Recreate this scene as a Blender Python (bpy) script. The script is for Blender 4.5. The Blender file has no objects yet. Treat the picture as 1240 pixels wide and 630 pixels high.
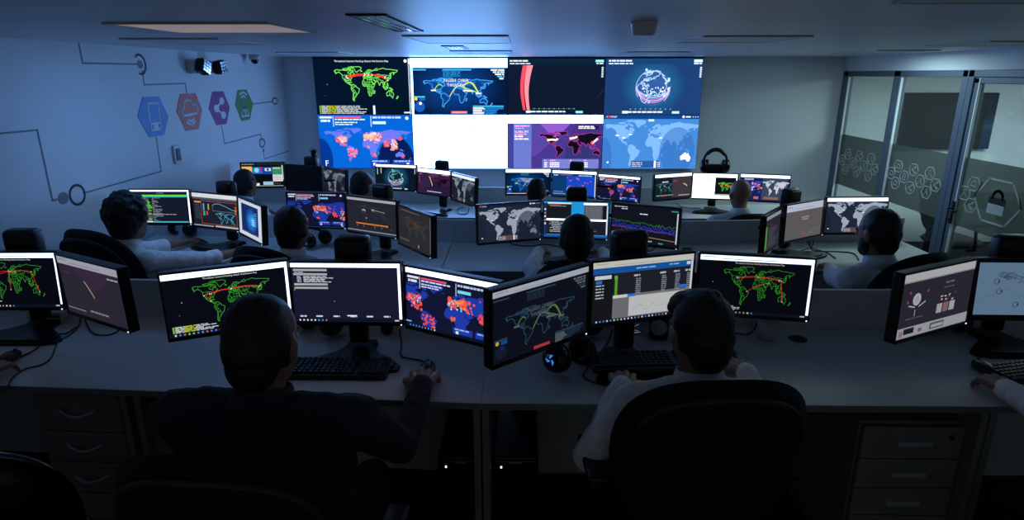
import bpy, bmesh, math, random
import numpy as np
from mathutils import Vector, Matrix
from mathutils.geometry import tessellate_polygon
PI = math.pi
R = math.radians
S = bpy.context.scene
COL = S.collection
random.seed(7)

# ------------------------------------------------------------------ camera
CH, PITCH, YAW, FPX = 2.05, R(16.5), R(0.9), 760.0
FW = Vector((-math.sin(YAW)*math.cos(PITCH), math.cos(YAW)*math.cos(PITCH), -math.sin(PITCH)))
RT = Vector((math.cos(YAW), math.sin(YAW), 0))
UP = RT.cross(FW)
cd = bpy.data.cameras.new('camera'); co = bpy.data.objects.new('camera', cd); COL.objects.link(co)
cd.sensor_width = 36; cd.lens = 36*FPX/1240; cd.clip_start = .05
co.location = (0, 0, CH)
co.rotation_euler = Matrix((RT, UP, -FW)).transposed().to_euler()
S.camera = co
def ray(px, py): return FW + RT*((px-620)/FPX) + UP*((315-py)/FPX)
def at_z(px, py, z):
    d = ray(px, py); return Vector((0,0,CH)) + d*((z-CH)/d.z)
def at_y(px, py, y):
    d = ray(px, py); return Vector((0,0,CH)) + d*(y/d.y)
def at_x(px, py, x):
    d = ray(px, py); return Vector((0,0,CH)) + d*(x/d.x)

# ------------------------------------------------------------------ colour / materials
def lin1(c):
    c /= 255.0
    return c/12.92 if c <= .04045 else ((c+.055)/1.055)**2.4
def lin(c): return tuple(lin1(x) for x in c)
MATS = {}
def mat(name, rgb, rough=.5, metal=0., var=.0, scale=20., bump=0., bscale=200., spec=.5, emit=None, es=1., coat=0., stretch=None):
    if name in MATS: return MATS[name]
    m = bpy.data.materials.new(name); m.use_nodes = True
    nt = m.node_tree; b = nt.nodes['Principled BSDF']
    c = (*lin(rgb), 1)
    b.inputs['Base Color'].default_value = c
    b.inputs['Roughness'].default_value = rough
    b.inputs['Metallic'].default_value = metal
    b.inputs['Specular IOR Level'].default_value = spec
    b.inputs['Coat Weight'].default_value = coat
    tc = nt.nodes.new('ShaderNodeTexCoord')
    src = tc.outputs['Object']
    if stretch:
        mp = nt.nodes.new('ShaderNodeMapping'); mp.inputs['Scale'].default_value = stretch
        nt.links.new(src, mp.inputs['Vector']); src = mp.outputs['Vector']
    if var > 0:
        n = nt.nodes.new('ShaderNodeTexNoise'); n.inputs['Scale'].default_value = scale; n.inputs['Detail'].default_value = 4
        nt.links.new(src, n.inputs['Vector'])
        r = nt.nodes.new('ShaderNodeValToRGB')
        r.color_ramp.elements[0].position = .3; r.color_ramp.elements[1].position = .7
        r.color_ramp.elements[0].color = (*[x*(1-var) for x in c[:3]], 1)
        r.color_ramp.elements[1].color = (*[min(1, x*(1+var)) for x in c[:3]], 1)
        nt.links.new(n.outputs['Fac'], r.inputs['Fac']); nt.links.new(r.outputs['Color'], b.inputs['Base Color'])
    if bump > 0:
        n2 = nt.nodes.new('ShaderNodeTexNoise'); n2.inputs['Scale'].default_value = bscale
        nt.links.new(src, n2.inputs['Vector'])
        bp = nt.nodes.new('ShaderNodeBump'); bp.inputs['Strength'].default_value = bump; bp.inputs['Distance'].default_value = .002
        nt.links.new(n2.outputs['Fac'], bp.inputs['Height']); nt.links.new(bp.outputs['Normal'], b.inputs['Normal'])
    if emit:
        b.inputs['Emission Color'].default_value = (*lin(emit), 1); b.inputs['Emission Strength'].default_value = es
    MATS[name] = m
    return m
def screen_mat(name, strength):
    m = bpy.data.materials.new(name); m.use_nodes = True
    nt = m.node_tree; b = nt.nodes['Principled BSDF']
    b.inputs['Base Color'].default_value = (.004, .004, .005, 1); b.inputs['Roughness'].default_value = .35
    b.inputs['Specular IOR Level'].default_value = .2
    a = nt.nodes.new('ShaderNodeAttribute'); a.attribute_name = 'Col'
    nt.links.new(a.outputs['Color'], b.inputs['Emission Color'])
    b.inputs['Emission Strength'].default_value = strength
    return m
def glass_mat(name, tint, frost=0.0, frost_rgb=(120, 128, 128)):
    m = bpy.data.materials.new(name); m.use_nodes = True
    nt = m.node_tree; nt.nodes.clear()
    out = nt.nodes.new('ShaderNodeOutputMaterial')
    tr = nt.nodes.new('ShaderNodeBsdfTransparent'); tr.inputs['Color'].default_value = (*tint, 1)
    gl = nt.nodes.new('ShaderNodeBsdfGlossy'); gl.inputs['Roughness'].default_value = .02
    lw_ = nt.nodes.new('ShaderNodeLayerWeight'); lw_.inputs['Blend'].default_value = .5
    pw_ = nt.nodes.new('ShaderNodeMath'); pw_.operation='POWER'; pw_.inputs[1].default_value = 4
    fr = nt.nodes.new('ShaderNodeMath'); fr.operation='MULTIPLY_ADD'; fr.inputs[1].default_value = .6; fr.inputs[2].default_value = .03
    nt.links.new(lw_.outputs['Facing'], pw_.inputs[0]); nt.links.new(pw_.outputs[0], fr.inputs[0])
    mx = nt.nodes.new('ShaderNodeMixShader')
    nt.links.new(fr.outputs[0], mx.inputs['Fac']); nt.links.new(tr.outputs['BSDF'], mx.inputs[1]); nt.links.new(gl.outputs['BSDF'], mx.inputs[2])
    last = mx
    if frost > 0:
        df = nt.nodes.new('ShaderNodeBsdfDiffuse'); df.inputs['Color'].default_value = (*lin(frost_rgb), 1)
        tl = nt.nodes.new('ShaderNodeBsdfTranslucent'); tl.inputs['Color'].default_value = (*lin(frost_rgb), 1)
        m1 = nt.nodes.new('ShaderNodeMixShader'); m1.inputs['Fac'].default_value = .5
        nt.links.new(df.outputs['BSDF'], m1.inputs[1]); nt.links.new(tl.outputs['BSDF'], m1.inputs[2])
        m2 = nt.nodes.new('ShaderNodeMixShader'); m2.inputs['Fac'].default_value = frost
        nt.links.new(mx.outputs['Shader'], m2.inputs[1]); nt.links.new(m1.outputs['Shader'], m2.inputs[2])
        last = m2
    nt.links.new(last.outputs['Shader'], out.inputs['Surface'])
    return m

M_SCREEN = screen_mat('monitor_screen', 1.0)
M_WALLSCREEN = screen_mat('video_wall_screen', 1.3)
M_WALL = mat('painted_wall', (216, 220, 224), .6, var=.03, scale=1.5, bump=.15, bscale=300)
M_CEIL = mat('painted_ceiling', (214, 218, 222), .42, var=.05, scale=1.2, bump=.1, bscale=150, stretch=(1, 6, 1))
M_FLOOR = mat('dark_carpet', (34, 36, 40), .95, var=.25, scale=60, bump=.5, bscale=400)
M_DESK = mat('white_laminate', (206, 206, 204), .52, var=.03, scale=4, bump=.05, bscale=500)
M_DESKEDGE = mat('grey_edge_band', (120, 122, 122), .5, var=.05, scale=10)
M_PANEL = mat('grey_privacy_panel', (205, 207, 207), .6, var=.04, scale=8, bump=.2, bscale=700)
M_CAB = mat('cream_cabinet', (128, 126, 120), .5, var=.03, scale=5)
M_HANDLE = mat('satin_handle', (176, 176, 178), .45, .15, var=.03)
M_BLACKPL = mat('black_plastic', (14, 14, 16), .38, var=.15, scale=30, bump=.1, bscale=900)
M_GLOSSBLK = mat('gloss_black_plastic', (9, 9, 11), .15, var=.1, scale=20)
M_BLACKMT = mat('black_metal', (13, 13, 15), .32, .3, var=.1, scale=20)
M_FABRIC = mat('black_chair_fabric', (15, 15, 18), .92, var=.3, scale=90, bump=.5, bscale=500)
M_TRIMGREY = mat('dark_grey_piping', (40, 40, 45), .6, var=.1, scale=40)
M_LEATHER = mat('black_leather', (13, 14, 18), .28, var=.2, scale=25, bump=.4, bscale=120)
M_CHROME = mat('chrome', (205, 207, 212), .12, 1.0)
M_DETECTOR = mat('white_detector_plastic', (244, 245, 245), .5, var=.02, scale=8)
M_EDGEHI = mat('pale_edge_highlight', (235, 238, 240), .3)  # near-white colour that paints a highlight along the glass edges
M_SMOKE = mat('smoked_polished_metal', (88, 90, 98), .14, 1.0)
M_ALU = mat('blue_grey_aluminium', (96, 108, 126), .42, .3, var=.04, scale=3)
M_KEYS = mat('black_keys', (24, 24, 27), .5, var=.1, scale=60)
M_LED = mat('white_led', (240, 245, 255), .4, emit=(215, 230, 255), es=1.6)
M_BLUELED = mat('blue_led', (20, 90, 200), .4, emit=(60, 150, 255), es=.7)
M_CABLE = mat('black_cable', (8, 8, 9), .5, var=.1, scale=30)
M_SKIN = mat('skin', (150, 108, 86), .5, var=.08, scale=30, bump=.15, bscale=300)
M_HAIR = mat('black_hair', (12, 10, 11), .55, var=.4, scale=160, bump=.9, bscale=260, stretch=(1, 1, .25))
M_CURLY = mat('curly_black_hair', (10, 9, 10), .6, var=.4, scale=120, bump=1, bscale=160)
M_WHITESH = mat('white_shirt', (236, 239, 243), .85, var=.05, scale=12, bump=.35, bscale=45)
M_NAVYSH = mat('dark_navy_shirt', (34, 38, 52), .88, var=.12, scale=14, bump=.4, bscale=45)
M_TROUS = mat('dark_trousers', (18, 18, 22), .9, var=.15, scale=40)
M_EYE = mat('eye', (200, 200, 195), .2)
M_LIGHTDIFF = mat('light_diffuser', (205, 205, 205), .45, var=.02, scale=5)
M_WARMDIFF = mat('pale_warm_diffuser', (225, 200, 188), .5, var=.03, scale=6, emit=(150, 132, 128), es=.62)
M_DARKMT = mat('dark_frame', (28, 30, 34), .5, .3, var=.05, scale=6)
M_PLASTICW = mat('off_white_plastic', (190, 192, 190), .45, var=.03, scale=8)
M_LENS = mat('dark_lens', (8, 8, 10), .08)
M_MUG = mat('translucent_white_plastic', (190, 194, 196), .3, var=.04, scale=12)
M_LEAF = mat('dark_leaf', (18, 34, 20), .6, var=.3, scale=30)
M_POT = mat('dark_pot', (28, 26, 26), .6, var=.1, scale=20)
M_BLUEPAPER = mat('blue_paper', (36, 80, 190), .7, var=.05, scale=20)
M_TVSCR = mat('off_tv_screen', (10, 12, 13), .22, var=.05, scale=2)
M_TABLE = mat('dark_table', (30, 30, 32), .4, var=.1, scale=6)
M_LINE = mat('grey_wall_vinyl', (118, 122, 134), .6, var=.03, scale=10)
M_HEXB = mat('blue_vinyl', (62, 132, 205), .55, var=.03, scale=10)
M_HEXO = mat('orange_vinyl', (205, 96, 78), .55, var=.03, scale=10)
M_HEXP = mat('purple_vinyl', (132, 46, 128), .55, var=.03, scale=10)
M_HEXG = mat('green_vinyl', (66, 140, 66), .55, var=.03, scale=10)
M_ICON = mat('white_vinyl', (214, 218, 224), .55, var=.02, scale=10)
M_ETCH = mat('white_etched_film', (205, 212, 212), .6, var=.02, scale=10)
M_ETCHDK = mat('dark_film', (28, 32, 34), .6, var=.02, scale=10)
M_GLASS = glass_mat('clear_glass', (.86, .92, .91))
M_FROST = glass_mat('frosted_glass', (.85, .9, .88), .72, (92, 102, 100))

# ------------------------------------------------------------------ object helpers
def link(o, parent=None):
    COL.objects.link(o)
    if parent is not None: o.parent = parent
    return o
def tag(o, label=None, cat=None, group=None, kind=None):
    if label: o['label'] = label
    if cat: o['category'] = cat
    if group: o['group'] = group
    if kind: o['kind'] = kind
    return o
def thing(name, label, cat, loc=(0,0,0), rz=0., group=None):
    o = bpy.data.objects.new(name, None); link(o)
    o.empty_display_size = .1
    o.location = loc; o.rotation_euler = (0, 0, rz)
    return tag(o, label, cat, group)
class MB:
    def __init__(s): s.v=[]; s.f=[]; s.mi=[]; s.sm=[]
    def add(s, vs, fs, mi=0, smooth=False, M=None):
        n = len(s.v)
        for p in vs:
            p = Vector(p)
            if M is not None: p = M @ p
            s.v.append(p)
        for f in fs: s.f.append([i+n for i in f]); s.mi.append(mi); s.sm.append(smooth)
        return s
    def frombm(s, bm, mi=0, smooth=False, M=None):
        bm.verts.index_update()
        s.add([v.co for v in bm.verts], [[v.index for v in f.verts] for f in bm.faces], mi, smooth, M); bm.free(); return s
    def box(s, c, d, bev=0., seg=2, mi=0, M=None, rz=0., smooth=None):
        bm = bmesh.new(); bmesh.ops.create_cube(bm, size=1)
        for v in bm.verts: v.co = Vector((v.co.x*d[0], v.co.y*d[1], v.co.z*d[2]))
        if bev > 0: bmesh.ops.bevel(bm, geom=bm.edges[:], offset=min(bev, min(d)*.49), segments=seg, affect='EDGES', profile=.5)
        T = Matrix.Translation(c) @ Matrix.Rotation(rz, 4, 'Z')
        if M is not None: T = M @ T
        return s.frombm(bm, mi, (seg > 2) if smooth is None else smooth, T)
    def tube(s, pts, r, n=8, mi=0, cap=True, M=None, closed=False):
        pts = [Vector(p) for p in pts]; k = len(pts)
        rs = r if isinstance(r, (list, tuple)) else [r]*k
        vs=[]; fs=[]; pn=None
        for i,p in enumerate(pts):
            if closed: t = (pts[(i+1)%k]-pts[i-1]).normalized()
            else: t = (pts[min(i+1,k-1)]-pts[max(i-1,0)]).normalized()
            if pn is None:
                a = Vector((0,0,1)) if abs(t.z) < .9 else Vector((1,0,0)); pn = t.cross(a).normalized()
            else:
                pn = (pn - t*pn.dot(t)); pn = pn.normalized() if pn.length > 1e-6 else t.orthogonal().normalized()
            b = t.cross(pn)
            for j in range(n):
                a = 2*PI*j/n; vs.append(p + (pn*math.cos(a)+b*math.sin(a))*rs[i])
        m = k if closed else k-1
        for i in range(m):
            for j in range(n):
                a=i*n+j; b2=i*n+(j+1)%n; c=((i+1)%k)*n+(j+1)%n; d=((i+1)%k)*n+j
                fs.append([a,b2,c,d])
        if cap and not closed:
            fs.append(list(range(n))[::-1]); fs.append([(k-1)*n+j for j in range(n)])
        return s.add(vs, fs, mi, True, M)
    def lathe(s, prof, n=24, mi=0, M=None, smooth=True):   # prof: (r,z) about local Z
        vs=[]; fs=[]; k=len(prof)
        for r_,z in prof:
            for j in range(n):
                a=2*PI*j/n; vs.append((r_*math.cos(a), r_*math.sin(a), z))
        for i in range(k-1):
            for j in range(n): fs.append([i*n+j, i*n+(j+1)%n, (i+1)*n+(j+1)%n, (i+1)*n+j])
        if prof[0][0] > 1e-5: fs.append(list(range(n))[::-1])
        if prof[-1][0] > 1e-5: fs.append([(k-1)*n+j for j in range(n)])
        return s.add(vs, fs, mi, smooth, M)
    def prism(s, pts, z0, z1, mi=0, M=None):
        n=len(pts); vs=[(x,y,z0) for x,y in pts]+[(x,y,z1) for x,y in pts]
        fs=[list(range(n))[::-1],[n+i for i in range(n)]]+[[i,(i+1)%n,n+(i+1)%n,n+i] for i in range(n)]
        return s.add(vs, fs, mi, False, M)
    def ell(s, c, a, nu=20, nv=12, mi=0, M=None):
        vs=[]; fs=[]
        for i in range(nv+1):
            th=PI*i/nv
            for j in range(nu):
                ph=2*PI*j/nu
                vs.append((c[0]+a[0]*math.sin(th)*math.cos(ph), c[1]+a[1]*math.sin(th)*math.sin(ph), c[2]+a[2]*math.cos(th)))
        for i in range(nv):
            for j in range(nu): fs.append([i*nu+j,(i+1)*nu+j,(i+1)*nu+(j+1)%nu,i*nu+(j+1)%nu])
        return s.add(vs, fs, mi, True, M)
    def build(s, name, mats, parent=None, loc=None, fix=True):
        me = bpy.data.meshes.new(name)
        me.from_pydata([tuple(v) for v in s.v], [], s.f); me.update()
        if not isinstance(mats, (list, tuple)): mats=[mats]
        for m in mats: me.materials.append(m)
        me.polygons.foreach_set('material_index', s.mi)
        me.polygons.foreach_set('use_smooth', s.sm)
        if fix:
            bm = bmesh.new(); bm.from_mesh(me)
            bmesh.ops.remove_doubles(bm, verts=bm.verts[:], dist=1e-6)
            bmesh.ops.recalc_face_normals(bm, faces=bm.faces[:]); bm.to_mesh(me); bm.free()
        o = bpy.data.objects.new(name, me); link(o, parent)
        if loc is not None: o.location = loc
        return o
def copy_tree(o, parent=None):
    c = o.copy(); COL.objects.link(c)
    if parent is not None: c.parent = parent
    for ch in list(o.children): copy_tree(ch, c)
    return c

# ------------------------------------------------------------------ text to triangles
TXT = {}
def text_tris(st):
    if st in TXT: return TXT[st]
    cu = bpy.data.curves.new('lettering', 'FONT'); cu.body = st; cu.resolution_u = 2; cu.size = 1
    o = bpy.data.objects.new('lettering', cu); COL.objects.link(o)
    dg = bpy.context.evaluated_depsgraph_get(); dg.update()
    me = o.evaluated_get(dg).to_mesh(); me.calc_loop_triangles()
    vs = [(v.co.x, v.co.y) for v in me.vertices]; tr = [tuple(t.vertices) for t in me.loop_triangles]
    o.evaluated_get(dg).to_mesh_clear(); bpy.data.objects.remove(o); bpy.data.curves.remove(cu)
    w = max([v[0] for v in vs] or [0])
    TXT[st] = (vs, tr, w); return TXT[st]

# ------------------------------------------------------------------ screen canvas (flat picture built of coloured polygons)
def clip01(poly):
    for ax, lim, sg in ((0,0,1),(0,1,-1),(1,0,1),(1,1,-1)):
        out=[]; n=len(poly)
        if not n: return []
        for i in range(n):
            a=poly[i]; b=poly[(i+1)%n]
            da=(a[ax]-lim)*sg; db=(b[ax]-lim)*sg
            if da>=0: out.append(a)
            if (da>=0)!=(db>=0):
                t=da/(da-db); out.append(tuple(a[k]+(b[k]-a[k])*t for k in range(len(a))))
        poly=out
    return poly
class Canvas:
    def __init__(s, w, h, b=1., step=.0003, hot=None):
        s.w=w; s.h=h; s.b=b; s.asp=w/h; s.hot=hot; s.big=False; s.l=0; s.step=step; s.v=[]; s.f=[]; s.c=[]
    def up(s): s.l += 1
    def pt(s, p): return ((p[0]-.5)*s.w, -s.l*s.step, (.5-p[1])*s.h)
    def _face(s, poly, cols):
        n=len(s.v)
        for p in poly: s.v.append(s.pt(p))
        s.f.append(list(range(n, n+len(poly)))); s.c.extend(cols)
    def cc(s, col):
        if s.hot and s.big and min(col) >= 232: return tuple(x*s.b*k for x,k in zip(lin(col), s.hot))   # a lit white page far outshines its dark neighbours
        return tuple(x*s.b for x in lin(col))
    def conv(s, poly, col):
        poly=clip01(poly)
        if len(poly)>=3: s._face(poly, [s.cc(col)]*len(poly))
    def rect(s, x, y, w, h, col):
        s.big = w*h > .012; s.conv([(x,y),(x+w,y),(x+w,y+h),(x,y+h)], col); s.big = False
    def grad(s, x, y, w, h, c0, c1, c2=None, c3=None):   # corner colours of a picture shown on the screen
        c2=c2 or c1; c3=c3 or c0
        s._face([(x,y),(x+w,y),(x+w,y+h),(x,y+h)], [s.cc(c) for c in (c0,c1,c2,c3)])
    def poly(s, pts, col):
        pts=clip01(pts)
        if len(pts)<3: return
        q=[]
        for p in pts:
            if not q or abs(p[0]-q[-1][0])+abs(p[1]-q[-1][1])>1e-6: q.append(p)
        if len(q)<3: return
        for t in tessellate_polygon([[Vector((p[0],p[1],0)) for p in q]]):
            s._face([q[i] for i in t], [s.cc(col)]*3)
    def line(s, pts, w, col, closed=False):
        k=len(pts); e=[(pts[i],pts[(i+1)%k]) for i in range(k if closed else k-1)]
        for a,b in e:
            dx=(b[0]-a[0])*s.asp; dy=b[1]-a[1]; L=math.hypot(dx,dy)
            if L<1e-6: continue
            ux,uy=dx/L,dy/L; h=w/2; nx,ny=-uy*h,ux*h
            ex,ey=ux*h*.6,uy*h*.6
            A=((a[0]*s.asp-ex),a[1]-ey); B=((b[0]*s.asp+ex),b[1]+ey)
            s.conv([((A[0]+nx)/s.asp,A[1]+ny),((B[0]+nx)/s.asp,B[1]+ny),((B[0]-nx)/s.asp,B[1]-ny),((A[0]-nx)/s.asp,A[1]-ny)], col)
    def disc(s, x, y, r, col, n=10):
        s.conv([(x+r/s.asp*math.cos(2*PI*i/n), y+r*math.sin(2*PI*i/n)) for i in range(n)], col)
    def ring(s, x, y, r, w, col, n=28, a0=0, a1=360, ry=None):
        ry=ry or r
        p=[(x+r/s.asp*math.cos(R(a0+(a1-a0)*i/n)), y+ry*math.sin(R(a0+(a1-a0)*i/n))) for i in range(n+1)]
        s.line(p, w, col)
    def radial(s, x, y, rx, ry, c0, c1, n=28):
        ci=s.cc(c0); co_=s.cc(c1)
        for i in range(n):
            a=2*PI*i/n; b=2*PI*(i+1)/n
            tri=[(x,y,*ci),(x+rx*math.cos(a),y+ry*math.sin(a),*co_),(x+rx*math.cos(b),y+ry*math.sin(b),*co_)]
            tri=clip01(tri)
            if len(tri)>=3: s._face([p[:2] for p in tri],[p[2:] for p in tri])
    def text(s, x, y, h, st, col, align='l', maxw=None):
        vs,tr,w=text_tris(st); k=h/.72; kx=k/s.asp
        if maxw and w*kx>maxw: kx=maxw/w
        W=w*kx; x0=x-(W/2 if align=='c' else W if align=='r' else 0)
        c=s.cc(col)
        for t in tr:
            s._face([(x0+vs[i][0]*kx, y+h-vs[i][1]*k) for i in t],[c]*3)
    def words(s, x, y, w, h, col, rnd, fill=.9, lo=.02, hi=.07):   # unreadable small print
        cx=x
        while cx<x+w*fill:
            ww=min(rnd.uniform(lo,hi), x+w-cx); s.rect(cx,y,ww,h,col); cx+=ww+lo*.4
    def build(s, parent, material, name='screen'):
        me=bpy.data.meshes.new(name); me.from_pydata(s.v,[],s.f); me.update()
        a=me.color_attributes.new('Col','FLOAT_COLOR','CORNER')
        arr=np.ones((len(s.c),4),dtype=np.float32); arr[:,:3]=np.array(s.c,dtype=np.float32)
        a.data.foreach_set('color', arr.ravel())
        me.materials.append(material)
        o=bpy.data.objects.new(name,me); link(o,parent); return o

# ------------------------------------------------------------------ the world in outline
def PL(t): 
    n=[float(x) for x in t.split()]; return list(zip(n[::2],n[1::2]))
LAND = [PL(t) for t in (
'-168 66 -162 70 -150 71 -135 69 -125 70 -110 68 -95 68 -94 72 -85 70 -82 67 -87 64 -94 60 -92 57 -82 55 -80 51 -77 55 -77 62 -70 60 -64 60 -60 55 -56 52 -65 49 -60 46 -66 44 -71 42 -75 38 -76 35 -81 31 -80 26 -82 29 -85 30 -90 29 -97 27 -97 21 -94 18 -90 21 -87 21 -88 16 -83 15 -83 10 -79 9 -80 7.5 -85 10 -92 14.5 -97 16 -105 20 -107 24 -113 31 -110 23 -114 28 -117 33 -121 35 -124 40 -124 48 -130 54 -138 59 -147 61 -154 58 -162 55 -158 59 -165 61 -161 64',
'-120 75 -105 76 -95 77 -90 74 -105 70 -117 72','-88 73 -78 73 -68 69 -62 66 -66 62 -73 65 -78 69','-90 80 -75 83 -62 82 -77 77 -88 77',
'-72 78 -60 82 -32 83 -18 80 -20 74 -25 70 -38 65.5 -43 60 -50 63 -54 69 -58 75',
'-78 8 -72 12 -62 10.5 -52 5 -50 0 -44 -2.5 -35 -6 -37 -12 -39 -17 -41 -22 -48 -26 -53 -33 -58 -35 -57 -38 -62 -39 -65 -43 -66 -48 -69 -52 -66 -55 -72 -53 -75 -48 -73 -40 -71 -30 -70 -19 -76 -14 -81 -6 -80 1 -77 4',
'-6 36 10 37 11 33 20 31 25 32 32 31 35 28 37 20 43 12 51 12 46 3 40 -3 40 -11 35 -20 35 -24 32 -28 27 -34 19 -35 15 -27 12 -17 13 -8 9 0 9 4 4 6 -8 4.5 -13 8 -17 14 -16 20 -13 27 -9 31',
'49 -12 50 -16 47 -25 44 -24 44 -17',
'-9 38 -9 43 -2 43.5 -1 46 -4 48.5 2 51 8 54 8 57 11 56 12 54 20 54.5 22 58 30 60 23 60 22 63 25 65.5 20 63 17 60 16 56 13 55.5 11 59 6 58 5 61 12 66 18 70 28 71 40 67.5 34 65 40 64.5 45 68 60 69 68 68 72 72.5 80 73 95 76 104 77.5 112 74 128 72.5 140 72.5 160 70 180 68.5 178 64 170 60 163 59 161 55 157 51 156 57 160 61 150 59.5 140 57 136 54 140 50 135 44 129 41 129 36 126 35 125 39 121 40 118 39 122 37 119 35 122 31 120 26 114 22.5 109 21 106 19 109 13 105 9 101 13 100 8 104 1.5 100 5 98 10 97 16.5 94 17 91 22 87 21 80 15 80 11 77.5 8 73 18 70 21 67 25 57 26 51 28 48 30 51 25 56 25 60 22 52 16 44 13 39 21 35 28 35 32 36 36.5 28 36.5 27 40 34 42 41 41.5 37 45 31 46.5 28 42 23 40 23 37 19 41 13 45.5 16 41 18 40 16 38 12 42 9 44 3 43 0 39 -5 36.5',
'-5 50 1 51.5 -1 54 -3 58.5 -6 57 -4 54','-10 52 -6 52.5 -6 55 -9 54','-24 65 -20 66.5 -14 65 -19 63.5',
'130 32 135 34 140 35 141 39 140 41 137 37 132 35.5','140 42 145 43.5 142 45.5','142 46 143.5 50 143 54 141.5 52',
'121 18 124 13 126 7 122 8 120 15','95 5.5 103 0 106 -6 101 -3','106 -6.5 114 -7.5 114 -8.7 106 -7.5','109 1 117 7 119 4 116 -4 110 -2','120 1 125 1.5 122 -2 122 -5 120 -4','131 -1 141 -3 150 -10 143 -9 138 -8 133 -4',
'114 -22 122 -18 126 -14 130 -12 136 -12 136 -15 140 -17.5 142 -11 146 -19 153 -26 151 -34 147 -38.5 140 -38 137 -34 131 -31.5 124 -33 116 -35 115 -31',
'145 -41 148 -41 147 -43.5','173 -35 178 -38 175 -41.5 174 -38','172.5 -41 174 -42 168 -47 167 -45','53 71 68 77 57 72.5','-85 22 -75 20 -77 20')]
BORD = [PL(t) for t in (
'-124 49 -95 49 -83 46 -70 45','-141 70 -141 60','-117 32.5 -106 31.5 -97 26','-92 14.5 -89 18','-70 -18 -66 -22 -68 -30 -71 -45 -72 -52','-52 4 -60 4 -66 1 -70 -4 -72 -10 -65 -10 -60 -15 -57 -20 -54 -26 -57 -30 -53 -33','-78 1 -70 -4 -76 -6 -80 -4','-72 12 -72 7 -67 2','-66 -22 -58 -20','-65 -10 -70 -18',
'-8 29 -5 25 0 21 3 19 12 23 10 30','25 31.5 25 22 37 22','12 23 24 20 24 10 15 12 14 22','-17 16 -5 15 3 19','3 19 4 12 14 13','-5 15 -8 5','0 11 0 6','4 12 4 6','14 13 9 4','24 10 34 10 36 4 41 4','24 10 15 6 9 2','34 10 34 0 40 -4','30 4 30 -8 34 -10','15 6 18 -5 12 -6','18 -5 22 -12 30 -8','13 -17 24 -17 22 -12','20 -17 20 -28 16 -28','24 -17 30 -22 32 -27','30 -16 35 -17','20 -28 30 -22','36 12 43 12','37 18 43 12',
'28 70 30 60 27 54 32 50 40 48 50 51 60 51 75 54 87 49 98 50 117 49 130 48 134 48','87 49 80 42 74 38 78 33 88 28 97 28 100 22 108 21.5','61 35 66 30 62 25','74 38 61 36 54 37','35 37 44 37 48 30','44 37 47 39 54 37','2 51 8 48 7 44','8 54 15 51 14 46','24 54 23 49 28 45','15 51 23 49','14 46 22 46 23 42','12 58 12 65 20 69','69 24 75 32','97 28 97 17','100 20 105 15 104 11','50 51 55 46 60 42','98 50 104 43 117 44 117 49','-2 43 3 42.5','130 -12 129 -31','138 -17 138 -34','40 48 37 45','-13 12 -5 11 0 11','-10 22 -5 22','0 21 -2 15','9 13 9 8','20 10 20 4 27 5','22 4 22 -6','27 5 30 -2','34 -10 40 -10','37 -3 37 4','44 -24 30 -24','47 39 51 40','54 37 56 41 66 38 70 41','66 38 66 42 74 43','69 48 75 45','20 49 20 45','4 51 7 51 7 54','18 46 20 43','10 47 14 48','36 52 38 56','100 20 102 18 107 15','44 17 52 19','40 31 44 30 47 29','82 27 88 27','-60 4 -60 1','-57 -20 -60 -23 -66 -22','-104 30 -104 22','-111 42 -111 32','-104 49 -104 37','-95 49 -95 30','-87 42 -87 31')]
def clip_to(poly, conv):
    n=len(conv)
    for i in range(n):
        a=conv[i]; b=conv[(i+1)%n]; out=[]
        if not poly: return []
        f=lambda p:(b[0]-a[0])*(p[1]-a[1])-(b[1]-a[1])*(p[0]-a[0])
        for k in range(len(poly)):
            p=poly[k]; q=poly[(k+1)%len(poly)]; dp=f(p); dq=f(q)
            if dp>=0: out.append(p)
            if (dp>=0)!=(dq>=0):
                t=dp/(dp-dq); out.append((p[0]+(q[0]-p[0])*t,p[1]+(q[1]-p[1])*t))
        poly=out
    return poly
class Map:
    def __init__(s, x, y, w, h, lat0=84, lat1=-58, lon0=-180, lon1=180):
        s.x,s.y,s.w,s.h,s.a,s.b,s.l0,s.l1=x,y,w,h,lat0,lat1,lon0,lon1
    def p(s, q): return (s.x+(q[0]-s.l0)/(s.l1-s.l0)*s.w, s.y+(s.a-q[1])/(s.a-s.b)*s.h)
    def fill(s, c, col, which=None):
        for i,l in enumerate(LAND):
            if which is None or i in which: c.poly([s.p(q) for q in l], col)
    def outline(s, c, w, col, borders=False, bcol=None):
        for l in LAND: c.line([s.p(q) for q in l], w, col, True)
        if borders:
            for l in BORD: c.line([s.p(q) for q in l], w*.85, bcol or col)
    def arc(s, c, a, b, w, col, lift=.1, n=14):
        A=s.p(a); B=s.p(b)
        c.line([(A[0]+(B[0]-A[0])*t/n, A[1]+(B[1]-A[1])*t/n-lift*math.sin(PI*t/n)) for t in range(n+1)], w, col)
def bg(c, col): c.rect(0,0,1,1,col); c.up()
def browser(c, col=(236,238,242), h=.09, side=False):
    c.rect(0,0,1,h,col)
    c.up(); c.rect(.03,h*.3,.12,h*.15,tuple(int(x*.82) for x in col)); c.rect(.2,h*.6,.5,h*.14,tuple(int(x*.88) for x in col)); c.up()
    if side: c.rect(.978,h,.022,1-h,(232,234,240)); c.up()
def taskbar(c, rnd, x=.04, w=.5, y=.965, light=False):
    c.rect(0,.945,1,.055,(14,20,38)); c.up()
    n=int(w/.035)
    for i in range(n): c.rect(x+i*.035,y-.008,.014,.026,rnd.choice([(225,232,240),(90,160,230),(230,230,230),(200,120,80),(120,200,120),(70,140,230)]))
    c.rect(.93,y-.006,.04,.02,(210,215,225)); c.up()

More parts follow.
